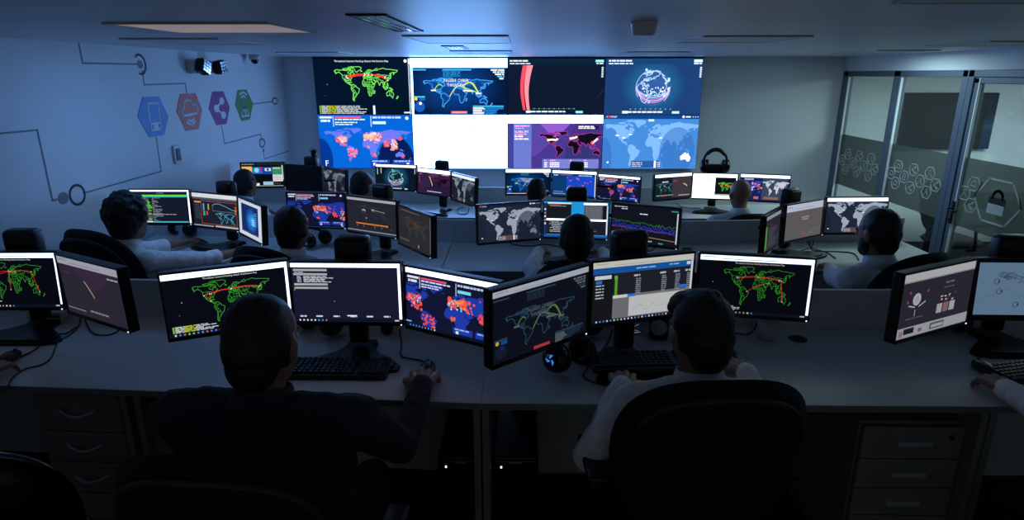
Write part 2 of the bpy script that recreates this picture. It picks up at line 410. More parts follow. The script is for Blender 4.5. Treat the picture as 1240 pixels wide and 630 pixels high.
def s_green(c, rnd, bar=True, dim=1., log=True, title=True, variant=0, wallpanel=False):
    bg(c,(8,10,20) if not wallpanel else (1,14,34))
    if bar: browser(c,side=True)
    g=(58,168,44) if not wallpanel else (112,216,84)
    m=Map(.2,.17,.64,.68) if not wallpanel else Map(.19,.14,.68,.63)
    m.outline(c,.0068 if not wallpanel else .013,g,True,(52,150,40) if not wallpanel else (98,196,74)); c.up()
    red=(225,52,44)
    routes=[((-120,37),(-95,42)),((-95,42),(5,50)),((5,50),(135,48)),((-88,40),(2,49)),((-95,42),(-93,16)),((2,49),(128,44))]
    if variant==1: routes=[((-95,42),(120,40)),((-100,44),(110,42)),((-45,-5),(60,30)),((120,40),(135,-35)),((5,48),(110,38))]
    if variant==2: routes=[((-120,40),(5,50)),((5,50),(120,48)),((-5,50),(-10,-20)),((120,48),(150,-30)),((-60,40),(30,48))]
    if wallpanel: routes=[((-100,38),(0,51)),((-104,44),(0,53)),((0,51),(110,38)),((40,50),(125,28)),((-95,36),(-5,47)),((20,50),(110,42))]
    for a,b in routes: m.arc(c,a,b,.0085 if not wallpanel else .015,red,lift=.008+.00012*abs(b[0]-a[0])); 
    c.up()
    for a,b in routes:
        for q in (a,b): c.disc(*m.p(q),.009 if not wallpanel else .013,(240,235,225),7)
    c.disc(.13,.46,.009,(150,180,150),6); c.disc(.1,.66,.007,(110,140,110),6)
    c.up()
    if title: c.text(.53 if not wallpanel else .5,.105 if not wallpanel else .028,.026 if not wallpanel else .034,'Threatbutt Internet Hacking Attack Attribution Map',(238,240,244),'c',maxw=.46 if not wallpanel else .66)
    if log:
        for i in range(5 if not wallpanel else 6):
            y=.835+i*.021 if not wallpanel else .845+i*.026; L=rnd.uniform(.22,.36) if not wallpanel else rnd.uniform(.4,.56)
            c.rect(.03,y,.014,.018,(120,200,60)); c.words(.05,y,.08,.014,(205,215,205),rnd); c.words(.12,y,.09,.014,(190,200,60),rnd); c.words(.21,y,L-.16,.014,(200,205,210),rnd)
        c.up()
    if wallpanel:
        c.disc(.955,.045,.03,(245,245,250),10); c.rect(.595,.84,.022,.16,(235,238,245)); c.rect(.92,.955,.08,.025,(220,225,235)); c.rect(.982,0,.018,1,(226,232,244)); c.rect(.985,.1,.015,.9,(40,60,100))
    else: taskbar(c,rnd)
def s_fire(c, rnd, bar=True, wallpanel=False, zoom=False):
    sea=(18,22,52) if not wallpanel else (2,92,196); land=(32,58,168) if not wallpanel else (96,112,226)
    bg(c,sea)
    if wallpanel:
        c.radial(.81,.92,.2,.52,(1,22,72),(1,24,78)); c.radial(.0,.85,.13,.42,(1,44,128),(1,50,140)); c.up()
    m=Map(.02,.24,.96,.66) if not zoom else Map(-.25,.2,1.5,.95)
    m.fill(c,land); c.up()
    o1=(240,98,62) if not wallpanel else (240,120,110); o2=(238,70,80); o3=(255,160,110)
    def cl(n,lo,hi,la,lb,r,cols):
        for _ in range(n): c.disc(*m.p((rnd.uniform(lo,hi),rnd.uniform(la,lb))),rnd.uniform(r*.6,r*1.25),rnd.choice(cols),7)
    k=1.35 if zoom else 1
    cl(26,-122,-78,28,48,.021*k,[o1,o2]); cl(16,-105,-78,12,30,.016*k,[o1,o2]); 
    cl(18,-80,-40,-30,2,.018*k,[o1,o2]); cl(5,-70,-65,-48,-20,.014*k,[o2])
    if wallpanel: cl(40,-10,60,34,62,.024,[(250,190,190),(245,140,140),(230,210,230)]); cl(26,-118,-78,26,48,.02,[(245,150,160),(250,200,200)]); cl(16,-78,-42,-32,2,.02,[(245,140,150),(236,120,170)]); cl(16,98,128,0,36,.02,[(245,150,160),(250,210,215)])
    cl(46,-9,40,37,57,.024*k,[o1,o1,o3,o2]); cl(12,40,62,28,58,.02*k,[o1,o2]); cl(8,2,12,2,10,.016*k,[o1])
    cl(6,20,34,-34,-20,.018*k,[o2,o1]); cl(16,70,90,10,30,.02*k,[o1,o2]); cl(20,98,124,-4,34,.02*k,[o1,o2,o3]); cl(7,126,142,32,44,.02*k,[o1,o2]); cl(5,140,153,-37,-26,.016*k,[o2])
    cl(9,-9,160,30,64,.013*k,[o2]); c.up()
    cl(14,-118,-80,24,46,.011*k,[(215,225,250),(110,190,240)]); cl(16,-8,50,24,56,.012*k,[(225,230,250),(120,200,240)]); cl(9,96,126,0,36,.012*k,[(225,235,255),(120,200,240)]); c.up()
    if wallpanel:
        cl(16,-3,32,40,55,.026,[(214,170,150),(226,190,172)]); cl(10,-100,-82,30,42,.018,[(214,180,170)]); c.up()
    w=(225,232,245); t=.1 if bar else 0.
    if bar: browser(c,(240,242,246),.085)
    c.rect(.02,t+.03,.13,.035,w); c.words(.03,t+.09,.1,.04,w,rnd); c.rect(.16,t+.02,.006,.2,w); c.rect(.18,t+.03,.28,.03,(235,80,120)); c.words(.18,t+.075,.32,.022,w,rnd); c.words(.18,t+.13,.24,.02,w,rnd); c.words(.18,t+.17,.2,.018,w,rnd)
    c.rect(.56,t+.02,.006,.2,w); c.words(.58,t+.03,.3,.035,(190,205,230),rnd); c.rect(.58,t+.12,.14,.05,(120,215,240) if not wallpanel else (205,235,250))
    c.up(); c.disc(.945,t+.06,.032,w,10)
    c.rect(.53,.84,.21,.16,(24,60,170)); c.rect(.77,.84,.22,.16,(24,60,170)); c.up(); c.words(.55,.855,.16,.025,(160,180,230),rnd); c.words(.79,.855,.17,.025,(160,180,230),rnd); c.rect(.56,.9,.03,.05,w); c.rect(.92,.9,.03,.06,w)
    if wallpanel: c.text(.04,.85,.11,'F',(235,240,250))
    else: c.rect(.0,.9,.06,.02,(120,190,240))
    c.up()
    if not wallpanel: taskbar(c,rnd,w=.35)
def s_passive(c, rnd, wallpanel=False, dim=False):
    bg(c,(2,20,54) if not dim else (18,22,36))
    top=.16 if wallpanel else .09
    if not dim: c.radial(.45,.52,.5,.55,(6,66,140),(2,20,54)); c.up()
    col=(60,150,235) if not dim else (50,84,110)
    m=Map(.1,.34,.75,.54)
    if not dim: m.fill(c,(8,60,120)); c.up()
    m.outline(c,.014 if wallpanel else .012,col); c.up()
    if not dim:
        for _ in range(26): c.disc(*m.p((rnd.uniform(-140,150),rnd.uniform(48,72))),rnd.uniform(.01,.03),(14,92,180),8)
        c.up()
    y=(226,214,90) if not dim else (120,140,80); g=(150,220,60) if not dim else (90,130,80)
    for a,b,l,cl in (((-35,-2),(45,30),.12,y),((40,38),(100,15),-.0,g),((35,52),(105,14),.1,g),((48,54),(108,12),.1,y),((-110,30),(-72,46),.05,g)):
        m.arc(c,a,b,.016,cl,l)
    c.up()
    w=(236,240,246) if not dim else (110,118,130)
    c.text(.47,.36,.055,'PASSIVE CYBER',w,'c',maxw=.26); c.text(.47,.44,.055,'THREAT MAP',w,'c',maxw=.2)
    for q in ((-115,28),(45,27),(108,14),(70,25)): c.rect(m.p(q)[0]-.03,m.p(q)[1],.055,.025,w)
    cy=(80,190,225) if not dim else (50,80,100)
    c.rect(.01,top+.03,.15,.02,cy); c.rect(.33,top+.03,.3,.02,cy)
    for i in range(4): c.words(.335,top+.065+i*.026,.18,.016,(40,130,180) if not dim else (44,60,80),rnd)
    for i in range(5): c.words(.83+i*.022,top+.03+i*.038,.14-i*.022,.026,w if i!=3 else cy,rnd)
    c.rect(.02,.67,.12,.025,cy); c.disc(.045,.72,.03,(230,205,70),9); c.rect(.08,.7,.06,.05,(20,90,180))
    c.disc(.08,.86,.1,(20,80,170) if not dim else (26,34,60),16); c.up(); c.disc(.09,.8,.03,w if not dim else (44,54,80),8)
    c.rect(.64,.84,.32,.02,cy)
    for i in range(6):
        L=rnd.uniform(.08,.14); c.rect(.64,.87+i*.022,L,.015,w); c.rect(.64+L+.01,.87+i*.022,.2-i*.02,.014,(30,130,210) if not dim else (40,60,90))
    c.rect(.41,.94,.17,.045,(240,90,110) if not dim else (205,60,80)); c.up()
    if wallpanel:
        c.rect(.0,0,1,.16,(255,255,255)); c.rect(0,0,.02,1,(250,250,252)); c.text(.495,.95,.024,'LIVE CYBER ATTACKS',(255,240,240),'c',maxw=.14)
    else: browser(c,(240,243,246) if not dim else (200,205,220),.13 if not dim else .085)
    c.up()
    if not wallpanel and dim is False: c.rect(.02,.955,.4,.02,(220,226,235)); c.up()
def s_fort(c, rnd, wallpanel=False, logo=True, bar=False, split=False):
    if wallpanel: sea,l1,l2,nt=(62,128,202),(118,172,232),(244,248,252),(52,112,188)
    else: sea,l1,l2,nt=(34,42,62),(168,178,196),(225,230,238),(24,30,48)
    bg(c,sea)
    m=Map(-.02,.08,1.04,.92,84,-60)
    m.fill(c,l1); c.up()
    # night side of the map as the page shows it
    E=[(.79+.185*math.cos(R(a)),.66+.44*math.sin(R(a))) for a in range(0,360,10)]; E2=[(.0+.1*math.cos(R(a)),.8+.4*math.sin(R(a))) for a in range(0,360,12)]
    sea2,land2=((54,112,186),(84,138,204)) if wallpanel else ((30,37,55),(98,106,124))
    c.poly(E,sea2); c.poly(E2,sea2); c.up()
    for l in LAND: c.poly(clip_to([m.p(q) for q in l],E),land2)
    c.up(); c.poly([m.p(q) for q in LAND[21]],l2 if wallpanel else (122,130,148)); c.up()
    for q in ((-122,38),(-74,41),(-97,31),(37,31)): c.rect(m.p(q)[0]-.015,m.p(q)[1]-.01,.035,.022,(240,245,250))
    c.disc(.06,.88,.02,(235,240,250),9)
    c.rect(.31,.85,.3,.13,(36,84,150) if wallpanel else (96,80,84)); c.up()
    for i in range(3): c.words(.32,.875+i*.035,.11,.018,(200,180,190),rnd); c.words(.59,.875+i*.035,.03,.018,(220,190,200),rnd)
    c.rect(.555,.85,.022,.13,(245,248,252)); c.up()
    if logo:
        c.rect(0,0,1,.07,(10,62,128) if wallpanel else (28,34,52)); c.up()
        c.text(.03,.012,.036,'F',(240,240,245)); c.rect(.046,.012,.018,.036,(225,40,50)); c.text(.07,.012,.036,'RTINET',(240,240,245),maxw=.07)
        c.rect(.47,.075,.06,.04,(200,220,240) if wallpanel else (60,66,84)); c.disc(.835,.03,.025,(240,245,250),9); c.rect(.86,.018,.05,.025,(240,245,250))
        for i in range(3): c.rect(.93+i*.025,.025,.01,.014,(240,245,250))
    if bar: browser(c,(236,238,244),.1)
    c.up()
def s_stripes(c, rnd):
    bg(c,(10,20,40))
    c.rect(0,0,1,.11,(6,28,50)); c.up(); c.words(.02,.03,.19,.026,(235,240,245),rnd); c.words(.02,.08,.22,.022,(200,215,225),rnd); c.rect(.9,.025,.085,.042,(150,225,225)); c.words(.91,.08,.07,.02,(220,230,235),rnd)
    for i in range(6): c.rect(.965,.15+i*.032,.02,.022,(190,225,230))
    for (a,b,w0,w1,cl) in ((.155,.16,.045,.026,(236,72,92)),(.2,.2,.06,.03,(246,140,150))):
        L=[];Rr=[]
        for i in range(13):
            t=i/12; x=a+(b-a)*t-.028*math.sin(PI*t); w=w0+(w1-w0)*t
            L.append((x,.12+.8*t)); Rr.append((x+w,.12+.8*t))
        for i in range(12): c.conv([L[i],Rr[i],Rr[i+1],L[i+1]],cl)
    c.rect(.19,.93,.05,.04,(240,240,245)); c.words(.24,.935,.4,.026,(225,230,235),rnd); c.rect(.71,.935,.075,.04,(150,225,225))
    for i in range(9): c.disc(.275+i*.052,.895,.013,rnd.choice([(60,150,160),(90,110,190),(60,160,120)]),7)
    c.rect(.25,.893,.46,.006,(50,110,130)); c.line([(.92,.7),(1,.55)],.008,(60,30,90)); c.up()
def s_globe(c, rnd, wallpanel=True):
    bg(c,(24,58,108) if wallpanel else (8,22,34)); c.up()
    c.radial(.5,.5,.34,.52,(34,112,160),(24,58,108) if wallpanel else (8,22,34)); c.up()
    X,Y,r=(.5,.52,.32) if wallpanel else (.5,.55,.34)
    c.disc(X,Y,r,(46,86,150) if wallpanel else (12,34,50),30); c.up()
    def gp(q,l0=60,b0=38):
        la=R(q[1]);lo=R(q[0]-l0);b0=R(b0)
        z=math.sin(b0)*math.sin(la)+math.cos(b0)*math.cos(la)*math.cos(lo)
        x=math.cos(la)*math.sin(lo); y=math.cos(b0)*math.sin(la)-math.sin(b0)*math.cos(la)*math.cos(lo)
        return z,(X+x*r*.98/c.asp,Y-y*r*.98)
    for l in LAND:
        k=len(l)
        for i in range(k):
            z1,a=gp(l[i]); z2,b=gp(l[(i+1)%k])
            if z1>0 and z2>0: c.line([a,b],.013,(176,210,244) if wallpanel else (110,190,190))
    c.up()
    for i in range(5):
        c.ring(X,Y-.05+.02*i,r*(.98-.05*i),.012,[(236,150,230),(200,225,255),(225,130,225),(190,230,255),(140,210,250)][i],24,5+8*i,175-5*i,ry=r*(.98-.16*i))
    c.ring(X,Y,r*1.0,.012,(150,200,250),24,150,260)
    for _ in range(22 if wallpanel else 12): c.disc(X+rnd.uniform(-.12,.12),Y+rnd.uniform(-.02,.14),rnd.uniform(.008,.02),(235,242,255),7)
    for q in ((.42,.2),(.655,.36),(.66,.53),(.655,.39)): c.disc(q[0],q[1],.024,(190,240,245),8)
    c.up()
    c.rect(0,0,1,.1,(20,60,108) if wallpanel else (8,22,30)); c.up(); c.words(.03,.028,.24,.028,(235,240,250),rnd); c.words(.03,.08,.28,.022,(210,225,240),rnd); c.rect(.9,.022,.085,.046,(225,250,250)); c.words(.9,.08,.08,.022,(225,235,245),rnd)
    for i in range(6): c.rect(.965,.15+i*.032,.02,.022,(220,235,245))
    c.rect(.19,.935,.06,.045,(240,242,248)); c.words(.25,.94,.4,.028,(230,235,245),rnd); c.rect(.71,.94,.075,.042,(190,240,245))
    for i in range(9): c.disc(.275+i*.052,.9,.013,rnd.choice([(90,190,200),(150,130,210),(80,190,170)]),7)
    c.up()
    if not wallpanel: browser(c,(240,242,246),.09); c.rect(.03,.16,.02,.25,(150,210,200)); c.rect(.12,.14,.02,.22,(190,210,205)); c.up()
def s_white(c, rnd):
    bg(c,(255,254,250)); 
    c.line([(.55+.24*t/16,.33-.09*math.sin(PI*(t/16)**.8)+.03*t/16) for t in range(17)],.05,(251,244,214)); c.line([(.78,.34),(.84,.44)],.02,(246,242,226))
    for i in range(4): c.rect(.04,.22+i*.07,.12,.012,(246,246,252))
    c.disc(.04,.76,.012,(225,230,235),7); c.up()
def s_purple(c, rnd, wallpanel=True):
    bg(c,(66,48,128) if wallpanel else (46,28,60))
    F=[[(0.,1),(0,.4),(.3,.1),(.5,.45)],[(.25,0),(.75,0),(.5,.45)],[(.75,0),(1,.2),(1,.6),(.62,.55)],[(.3,.1),(.5,.45),(.3,.75),(0,.85)],[(.5,.45),(.62,.55),(.6,1),(.3,1)],[(.62,.55),(1,.6),(1,1),(.6,1)]]
    K=[(70,66,146),(134,84,190),(66,42,120),(90,58,154),(62,50,130),(48,46,108)] if wallpanel else [(48,34,70),(92,44,92),(58,26,62),(62,34,72),(40,26,62),(34,26,56)]
    for f,k in zip(F,K): c.poly(f,k)
    c.up()
    m=Map(.3,.3,.74,.52) if wallpanel else Map(.25,.3,.75,.5)
    m.fill(c,(12,6,22)); c.up(); m.outline(c,.008,(170,50,150) if wallpanel else (90,30,70)); c.up()
    if wallpanel:
        for l,cl in (([(-118,40),(-95,42),(-78,40),(-70,45)],(250,250,220)),([(-5,47),(20,52),(30,56)],(250,250,225)),([(112,24),(122,34),(135,46)],(245,240,240))):
            c.line([m.p(q) for q in l],.035,cl)
        c.disc(*m.p((110,26)),.035,(240,70,80),9); c.disc(*m.p((-118,40)),.025,(245,220,90),8)
        c.rect(.0,.15,.06,.85,(58,60,140)); c.rect(.06,.15,.19,.85,(98,112,190)); c.up()
        c.words(.07,.185,.16,.03,(250,150,230),rnd); c.words(.07,.235,.1,.018,(230,150,230),rnd)
        c.text(.065,.28,.05,'16,966,293',(255,236,250),maxw=.15); c.words(.07,.345,.13,.02,(250,160,230),rnd); c.words(.07,.38,.09,.03,(255,225,245),rnd); c.words(.07,.43,.17,.026,(240,240,255),rnd)
        c.rect(.74,.19,.22,.07,(40,24,70)); c.up(); c.words(.745,.2,.17,.02,(250,250,255),rnd); c.words(.745,.23,.2,.022,(250,250,255),rnd)
        c.rect(.37,.82,.6,.18,(112,116,192)); c.up()
        for x,w in ((.39,.03),(.45,.1),(.66,.035),(.815,.04)):
            c.rect(x,.835,w*.6,.02,(250,150,230))
            for i in range(3): c.words(x,.88+i*.035,w,.024,(245,240,225),rnd,lo=.012,hi=.03)
        c.rect(0,0,1,.15,(255,255,255))
    else:
        c.line([(.36+.1*t/10,.3+.35*(t/10)**1.4) for t in range(11)],.035,(228,214,150)); c.disc(.46,.66,.02,(225,70,90),7)
        c.words(.05,.2,.1,.04,(210,90,150),rnd); c.rect(.03,.3,.04,.3,(120,50,90)); c.words(.3,.88,.6,.03,(215,210,220),rnd,fill=.7); c.up()
        browser(c,(246,244,248),.14); c.rect(.75,.17,.2,.02,(225,220,230))
    c.up()
def s_term(c, rnd):
    bg(c,(24,26,48)); c.rect(0,0,1,.07,(240,242,246)); c.rect(.975,.05,.025,.95,(236,238,244))
    for y,w in ((.1,.31),(.17,.31),(.34,.31),(.4,.31)): c.rect(.02,y,w,.035,(168,172,176))
    for y in (.15,.36): c.words(.03,y,.08,.012,(200,205,210),rnd)
    for i in range(5):
        c.words(.05,.22+i*.022,.04,.012,(190,195,200),rnd); c.words(.11,.22+i*.022,rnd.uniform(.18,.3),.014,(200,205,210),rnd)
    c.disc(.38,.64,.006,(220,225,235),6); c.rect(.015,.44,.01,.02,(80,200,60)); c.up()
    for x in (.05,.2,.36,.52,.67,.83): c.words(x,.89,.06,.025,(210,215,220),rnd)
    c.rect(.49,.88,.09,.02,(235,238,242)); c.up(); taskbar(c,rnd,w=.3)
def s_table(c, rnd):
    bg(c,(34,36,46)); browser(c,(214,212,204),.1); c.rect(0,.1,1,.1,(24,92,170)); c.up(); c.words(.42,.14,.2,.02,(160,200,235),rnd); c.rect(.93,.12,.04,.05,(215,230,245)); c.words(.75,.13,.1,.02,(150,200,235),rnd)
    c.rect(0,.2,.2,.8,(24,24,32)); c.up(); c.rect(.02,.22,.16,.06,(220,224,228)); c.rect(.03,.3,.06,.05,(50,120,210))
    for i in range(5): c.words(.03,.37+i*.05,.08,.02,(190,196,205),rnd)
    c.rect(.21,.24,.03,.06,(120,180,60)); c.rect(.215,.3,.025,.26,(96,170,40))
    for x in (.42,.68,.82,.94):
        c.words(x-.02,.25,.06,.03,(190,200,215),rnd)
        for i in range(9): c.words(x,.31+i*.033,.05,.018,(140,146,158),rnd)
    c.rect(.2,.56,.78,.44,(118,120,124)); c.up(); c.rect(.2,.56,.15,.05,(220,222,224)); c.rect(.34,.56,.08,.05,(46,120,215)); c.rect(.86,.5,.08,.05,(46,120,215)); c.rect(.36,.6,.62,.33,(206,208,208)); c.up()
    c.line([(.4+i*.04,.8+rnd.uniform(-.05,.05)) for i in range(14)],.006,(150,160,170)); c.rect(.975,.1,.02,.7,(226,228,232)); c.up(); taskbar(c,rnd,w=.75)
def s_code(c, rnd):
    bg(c,(20,24,42)); c.rect(0,0,1,.045,(236,240,244)); c.rect(0,.14,1,.045,(110,214,60)); c.rect(0,.185,1,.03,(60,190,190)); c.rect(.97,.02,.03,.97,(232,234,240)); c.rect(.0,.94,.95,.035,(70,190,200)); c.up()
    c.words(.45,.08,.12,.025,(50,150,150),rnd); c.rect(.2,.22,.06,.7,(104,106,112)); c.up()
    for i in range(17):
        y=.225+i*.042; c.rect(.27+rnd.uniform(-.02,.01),y,rnd.uniform(.03,.1),.034,rnd.choice([(90,190,50),(96,98,110),(110,200,60),(80,84,96)])); c.words(.36,y+.006,rnd.uniform(.02,.18),.016,(150,155,165),rnd)
    c.words(.3,.72,.5,.02,(160,165,175),rnd); c.rect(.24,.93,.1,.03,(230,232,236)); c.up()
def s_dash(c, rnd):
    bg(c,(26,30,44)); browser(c,(226,226,232),.12); c.rect(0,.12,1,.06,(80,84,96)); c.up(); c.rect(.05,.24,.14,.05,(240,140,50))
    for i in range(9): c.words(.06,.34+i*.05,.12,.02,(70,80,96),rnd)
    for a in ([(.2,.22),(.98,.22)],[(.2,.22),(.2,.9)],[(.98,.2),(.98,.92)],[(.2,.9),(.98,.9)]): c.line(a,.012,(196,90,50))
    c.rect(.24,.3,.03,.2,(90,170,200)); c.rect(.35,.3,.025,.18,(200,170,50))
    c.line([(.45,.34),(.5,.29),(.6,.27),(.75,.34),(.88,.42),(.97,.44)],.016,(90,180,220)); c.line([(.45,.36),(.46,.5)],.01,(140,146,160))
    for i in range(13): c.rect(.47+i*.038,.49,.022,.012,(150,156,170))
    for i in range(4): c.disc(.955,.34+i*.06,.022,(245,130,60),7)
    c.rect(.24,.52,.04,.14,(80,160,170)); c.rect(.31,.52,.035,.12,(200,80,60)); c.up()
    m=Map(.5,.53,.44,.36); m.outline(c,.013,(70,150,170)); c.up(); c.words(0,.95,.5,.025,(190,196,206),rnd); c.rect(.5,.93,.5,.04,(190,194,206)); c.up()
def s_windows(c, rnd):
    bg(c,(206,214,228)); c.rect(.12,.1,.72,.76,(10,36,96)); c.up()
    c.radial(.55,.52,.26,.38,(40,140,240),(10,36,96)); c.up()
    for i in range(7): c.conv([(.38,.46+.012*i),(.78,.24+.06*i),(.78,.26+.06*i)],(84,180,250))
    c.rect(.56,.44,.13,.2,(120,200,255)); c.up(); c.rect(.12,.86,.72,.03,(30,40,60)); c.rect(.03,.03,.1,.02,(140,150,170)); c.up()
def s_orange(c, rnd):
    bg(c,(38,40,50)); c.rect(0,.02,1,.07,(178,180,192)); c.up()
    m=Map(.16,.2,.72,.48); m.outline(c,.007,(46,72,88)); c.up()
    for q in ((-100,40),(-75,38),(-85,44),(2,50),(10,46)): c.disc(*m.p(q),.022,(190,186,190),7); c.disc(*m.p((q[0]+6,q[1]-10)),.014,(190,110,80),6)
    c.line([m.p((5,50)),m.p((118,36))],.012,(190,186,140)); c.disc(*m.p((-60,-25)),.018,(200,206,210),7); c.disc(*m.p((118,36)),.02,(160,160,170),6)
    c.rect(.18,.72,.64,.035,(240,132,60)); c.up(); c.disc(.82,.738,.03,(240,132,60),8)
    for x in (.2,.33,.56,.7): c.rect(x,.78,.02,.05,(110,112,124))
    c.disc(.9,.83,.014,(80,150,200),6); c.rect(0,.93,1,.03,(150,154,170)); c.up()
def s_dimmap(c, rnd):
    bg(c,(54,50,54)); m=Map(.1,.2,.8,.55)
    m.outline(c,.01,(66,96,60),True,(58,80,56)); c.up()
    for a,b in (((-100,40),(100,40)),((-60,0),(60,30))): m.arc(c,a,b,.014,(140,62,58),.03)
    c.rect(.04,.82,.3,.05,(92,100,70)); c.rect(.62,.85,.02,.08,(210,212,216)); c.words(.1,.06,.6,.02,(130,126,130),rnd); c.rect(.96,.05,.03,.9,(120,118,126)); c.up()
def s_dimpurple(c, rnd):
    bg(c,(52,46,62)); c.poly([(.2,.14),(.9,.14),(.55,.5)],(66,48,72)); browser(c,(186,188,204),.13); c.words(.8,.19,.18,.025,(190,190,200),rnd)
    c.line([(.4+.12*t/8,.36+.24*(t/8)**1.2) for t in range(9)],.026,(186,176,124)); c.disc(.52,.62,.018,(190,60,70),6); c.words(.05,.25,.14,.03,(96,50,90),rnd); c.rect(.02,.9,.3,.015,(160,160,170)); c.words(.4,.86,.5,.03,(150,150,160),rnd,fill=.6); c.up()
def s_wins(c, rnd):
    bg(c,(34,150,222)); c.rect(0,.05,.045,.9,(20,50,90)); c.rect(.045,.04,.385,.44,(24,26,34)); c.rect(.045,.5,.93,.42,(28,30,40)); c.rect(.63,.04,.345,.44,(66,68,78)); c.up()
    c.rect(.06,.03,.37,.04,(225,228,232)); c.rect(.62,.03,.36,.05,(235,238,242)); c.rect(.045,.48,.93,.05,(240,242,244)); c.words(.07,.09,.2,.02,(190,90,90),rnd); c.words(.1,.12,.25,.016,(150,155,165),rnd)
    for i in range(17): c.rect(.65+i*.015,.1,.008,.37,(120,124,134))
    c.rect(.92,.1,.06,.38,(20,22,30))
    for i in range(9): c.words(.1+rnd.uniform(-.02,.05),.55+i*.036,rnd.uniform(.1,.34),.018,(170,176,186),rnd); c.words(.5,.55+i*.036,rnd.uniform(.1,.34),.016,(120,126,138),rnd)
    for i in range(5): c.rect(.01,.2+i*.1,.025,.05,(220,120,90) if i%2 else (230,232,236))
    c.rect(0,.94,1,.06,(30,80,150)); c.rect(.975,.1,.02,.8,(226,230,236)); c.up()
def s_chart(c, rnd):
    bg(c,(18,20,32)); c.words(.03,.05,.2,.02,(200,206,216),rnd); c.words(.14,.1,.1,.02,(220,224,230),rnd); c.words(.42,.2,.12,.025,(230,232,238),rnd); c.rect(.88,.06,.1,.03,(60,150,120))
    for b,cl,n in ((.42,(50,120,60),.035),(.5,(34,60,190),.045),(.54,(28,44,150),.04),(.59,(150,34,80),.03),(.57,(40,70,200),.03)):
        c.line([(.01+i*.0136,b+rnd.uniform(-n,n)+.09*i/70) for i in range(70)],.012,cl); c.up()
    c.line([(.01,.74),(.97,.86)],.012,(190,150,90)); c.words(.25,.9,.42,.03,(190,190,205),rnd); c.rect(.72,.93,.07,.03,(60,160,130)); c.rect(.968,.12,.018,.8,(206,210,220)); c.up()
def s_mix(c, rnd):
    bg(c,(6,8,12)); c.rect(0,0,1,.1,(30,34,38)); c.words(.03,.04,.3,.03,(190,196,190),rnd); c.rect(.02,.15,.24,.3,(236,190,110)); c.rect(.27,.17,.22,.28,(24,120,206)); c.rect(.49,.17,.23,.3,(20,70,150)); c.rect(.72,.17,.22,.32,(60,140,104)); c.rect(.72,.49,.23,.28,(224,228,228)); c.rect(.49,.78,.23,.14,(160,200,224)); c.rect(.72,.8,.18,.1,(60,40,40)); c.rect(.3,.84,.1,.1,(230,240,235)); c.up()
    c.disc(.36,.3,.1,(150,220,240),10); c.rect(.44,.17,.05,.22,(150,50,160)); c.rect(.55,.22,.14,.12,(214,232,244)); c.up(); c.disc(.62,.28,.05,(20,40,80),9)
    for i in range(4): c.words(.74,.53+i*.05,.18,.02,(150,150,158),rnd)
    c.words(.74,.2,.16,.05,(210,225,200),rnd); c.rect(.94,.1,.03,.6,(190,200,200)); c.rect(.25,.94,.7,.03,(150,165,165)); c.up()
def s_off(c, rnd): bg(c,(3,3,5))
def s_fortdim(c, rnd):
    s_fort(c,rnd,logo=False); 
def s_dots(c, rnd):
    bg(c,(10,60,116)); c.rect(.33,.2,.64,.75,(22,74,206)); c.rect(0,0,1,.1,(250,250,252)); c.rect(.97,.1,.02,.9,(226,230,240)); c.up(); c.words(.03,.15,.1,.05,(190,200,220),rnd); c.words(.18,.14,.3,.03,(210,80,110),rnd); c.words(.6,.15,.3,.04,(190,205,225),rnd)
    for _ in range(12): c.disc(rnd.uniform(.3,.95),rnd.uniform(.25,.92),rnd.uniform(.015,.035),rnd.choice([(240,80,120),(236,100,150)]),8)
    c.words(.03,.82,.24,.03,(120,150,200),rnd); c.words(.03,.9,.28,.03,(150,180,220),rnd); c.up()
def s_split(c, rnd, kind):
    if kind==0:
        bg(c,(14,28,40)); c.rect(.47,.1,.53,.85,(64,54,62)); c.up()
        m=Map(.03,.35,.44,.4); m.outline(c,.014,(60,110,120)); c.up()
        for q in ((-90,40),(-60,-10),(110,20),(10,40)): c.disc(*m.p(q),.02,(214,196,80),7)
        c.words(.2,.28,.16,.05,(220,226,232),rnd); c.line([(.78+.1*t/8,.42+.1*(t/8)**2) for t in range(9)],.035,(226,206,140)); c.words(.5,.25,.1,.08,(150,60,90),rnd); c.words(.05,.82,.5,.04,(120,170,150),rnd); c.rect(.2,.82,.12,.05,(220,80,90)); c.words(.65,.86,.3,.03,(200,200,206),rnd); c.up(); browser(c,(240,240,238),.12)
    elif kind==1:
        bg(c,(252,250,244)); c.rect(.5,.14,.46,.74,(10,14,18)); c.line([(.34+.12*t/8,.24+.05*(t/8)**2-.03*math.sin(PI*t/8)) for t in range(9)],.05,(240,214,140)); c.rect(.05,.72,.4,.012,(220,214,206)); c.up()
        m=Map(.56,.34,.36,.36); m.outline(c,.02,(90,190,60)); c.up()
        for a,b in (((-90,40),(60,40)),((60,50),(120,-5)),((-110,30),(20,46))): m.arc(c,a,b,.03,(225,50,44),.02)
        c.rect(.49,.82,.44,.06,(170,190,150)); c.rect(.98,0,.02,1,(40,44,50)); c.up()
    else:
        bg(c,(16,32,96)); c.rect(.45,.1,.52,.85,(58,72,100)); c.up()
        m=Map(-.05,.2,.52,.6); m.fill(c,(40,70,180)); c.up()
        for _ in range(26): c.disc(rnd.uniform(.25,.44),rnd.uniform(.25,.6),rnd.uniform(.015,.035),rnd.choice([(236,80,80),(240,120,120),(220,220,250)]),7)
        c.up(); m=Map(.44,.2,.56,.62); m.fill(c,(206,212,222)); c.up(); c.rect(.5,.84,.3,.1,(150,104,84)); c.rect(.3,.84,.1,.1,(200,110,90)); c.words(.08,.15,.2,.06,(190,200,226),rnd); c.up(); browser(c,(244,244,246),.11)
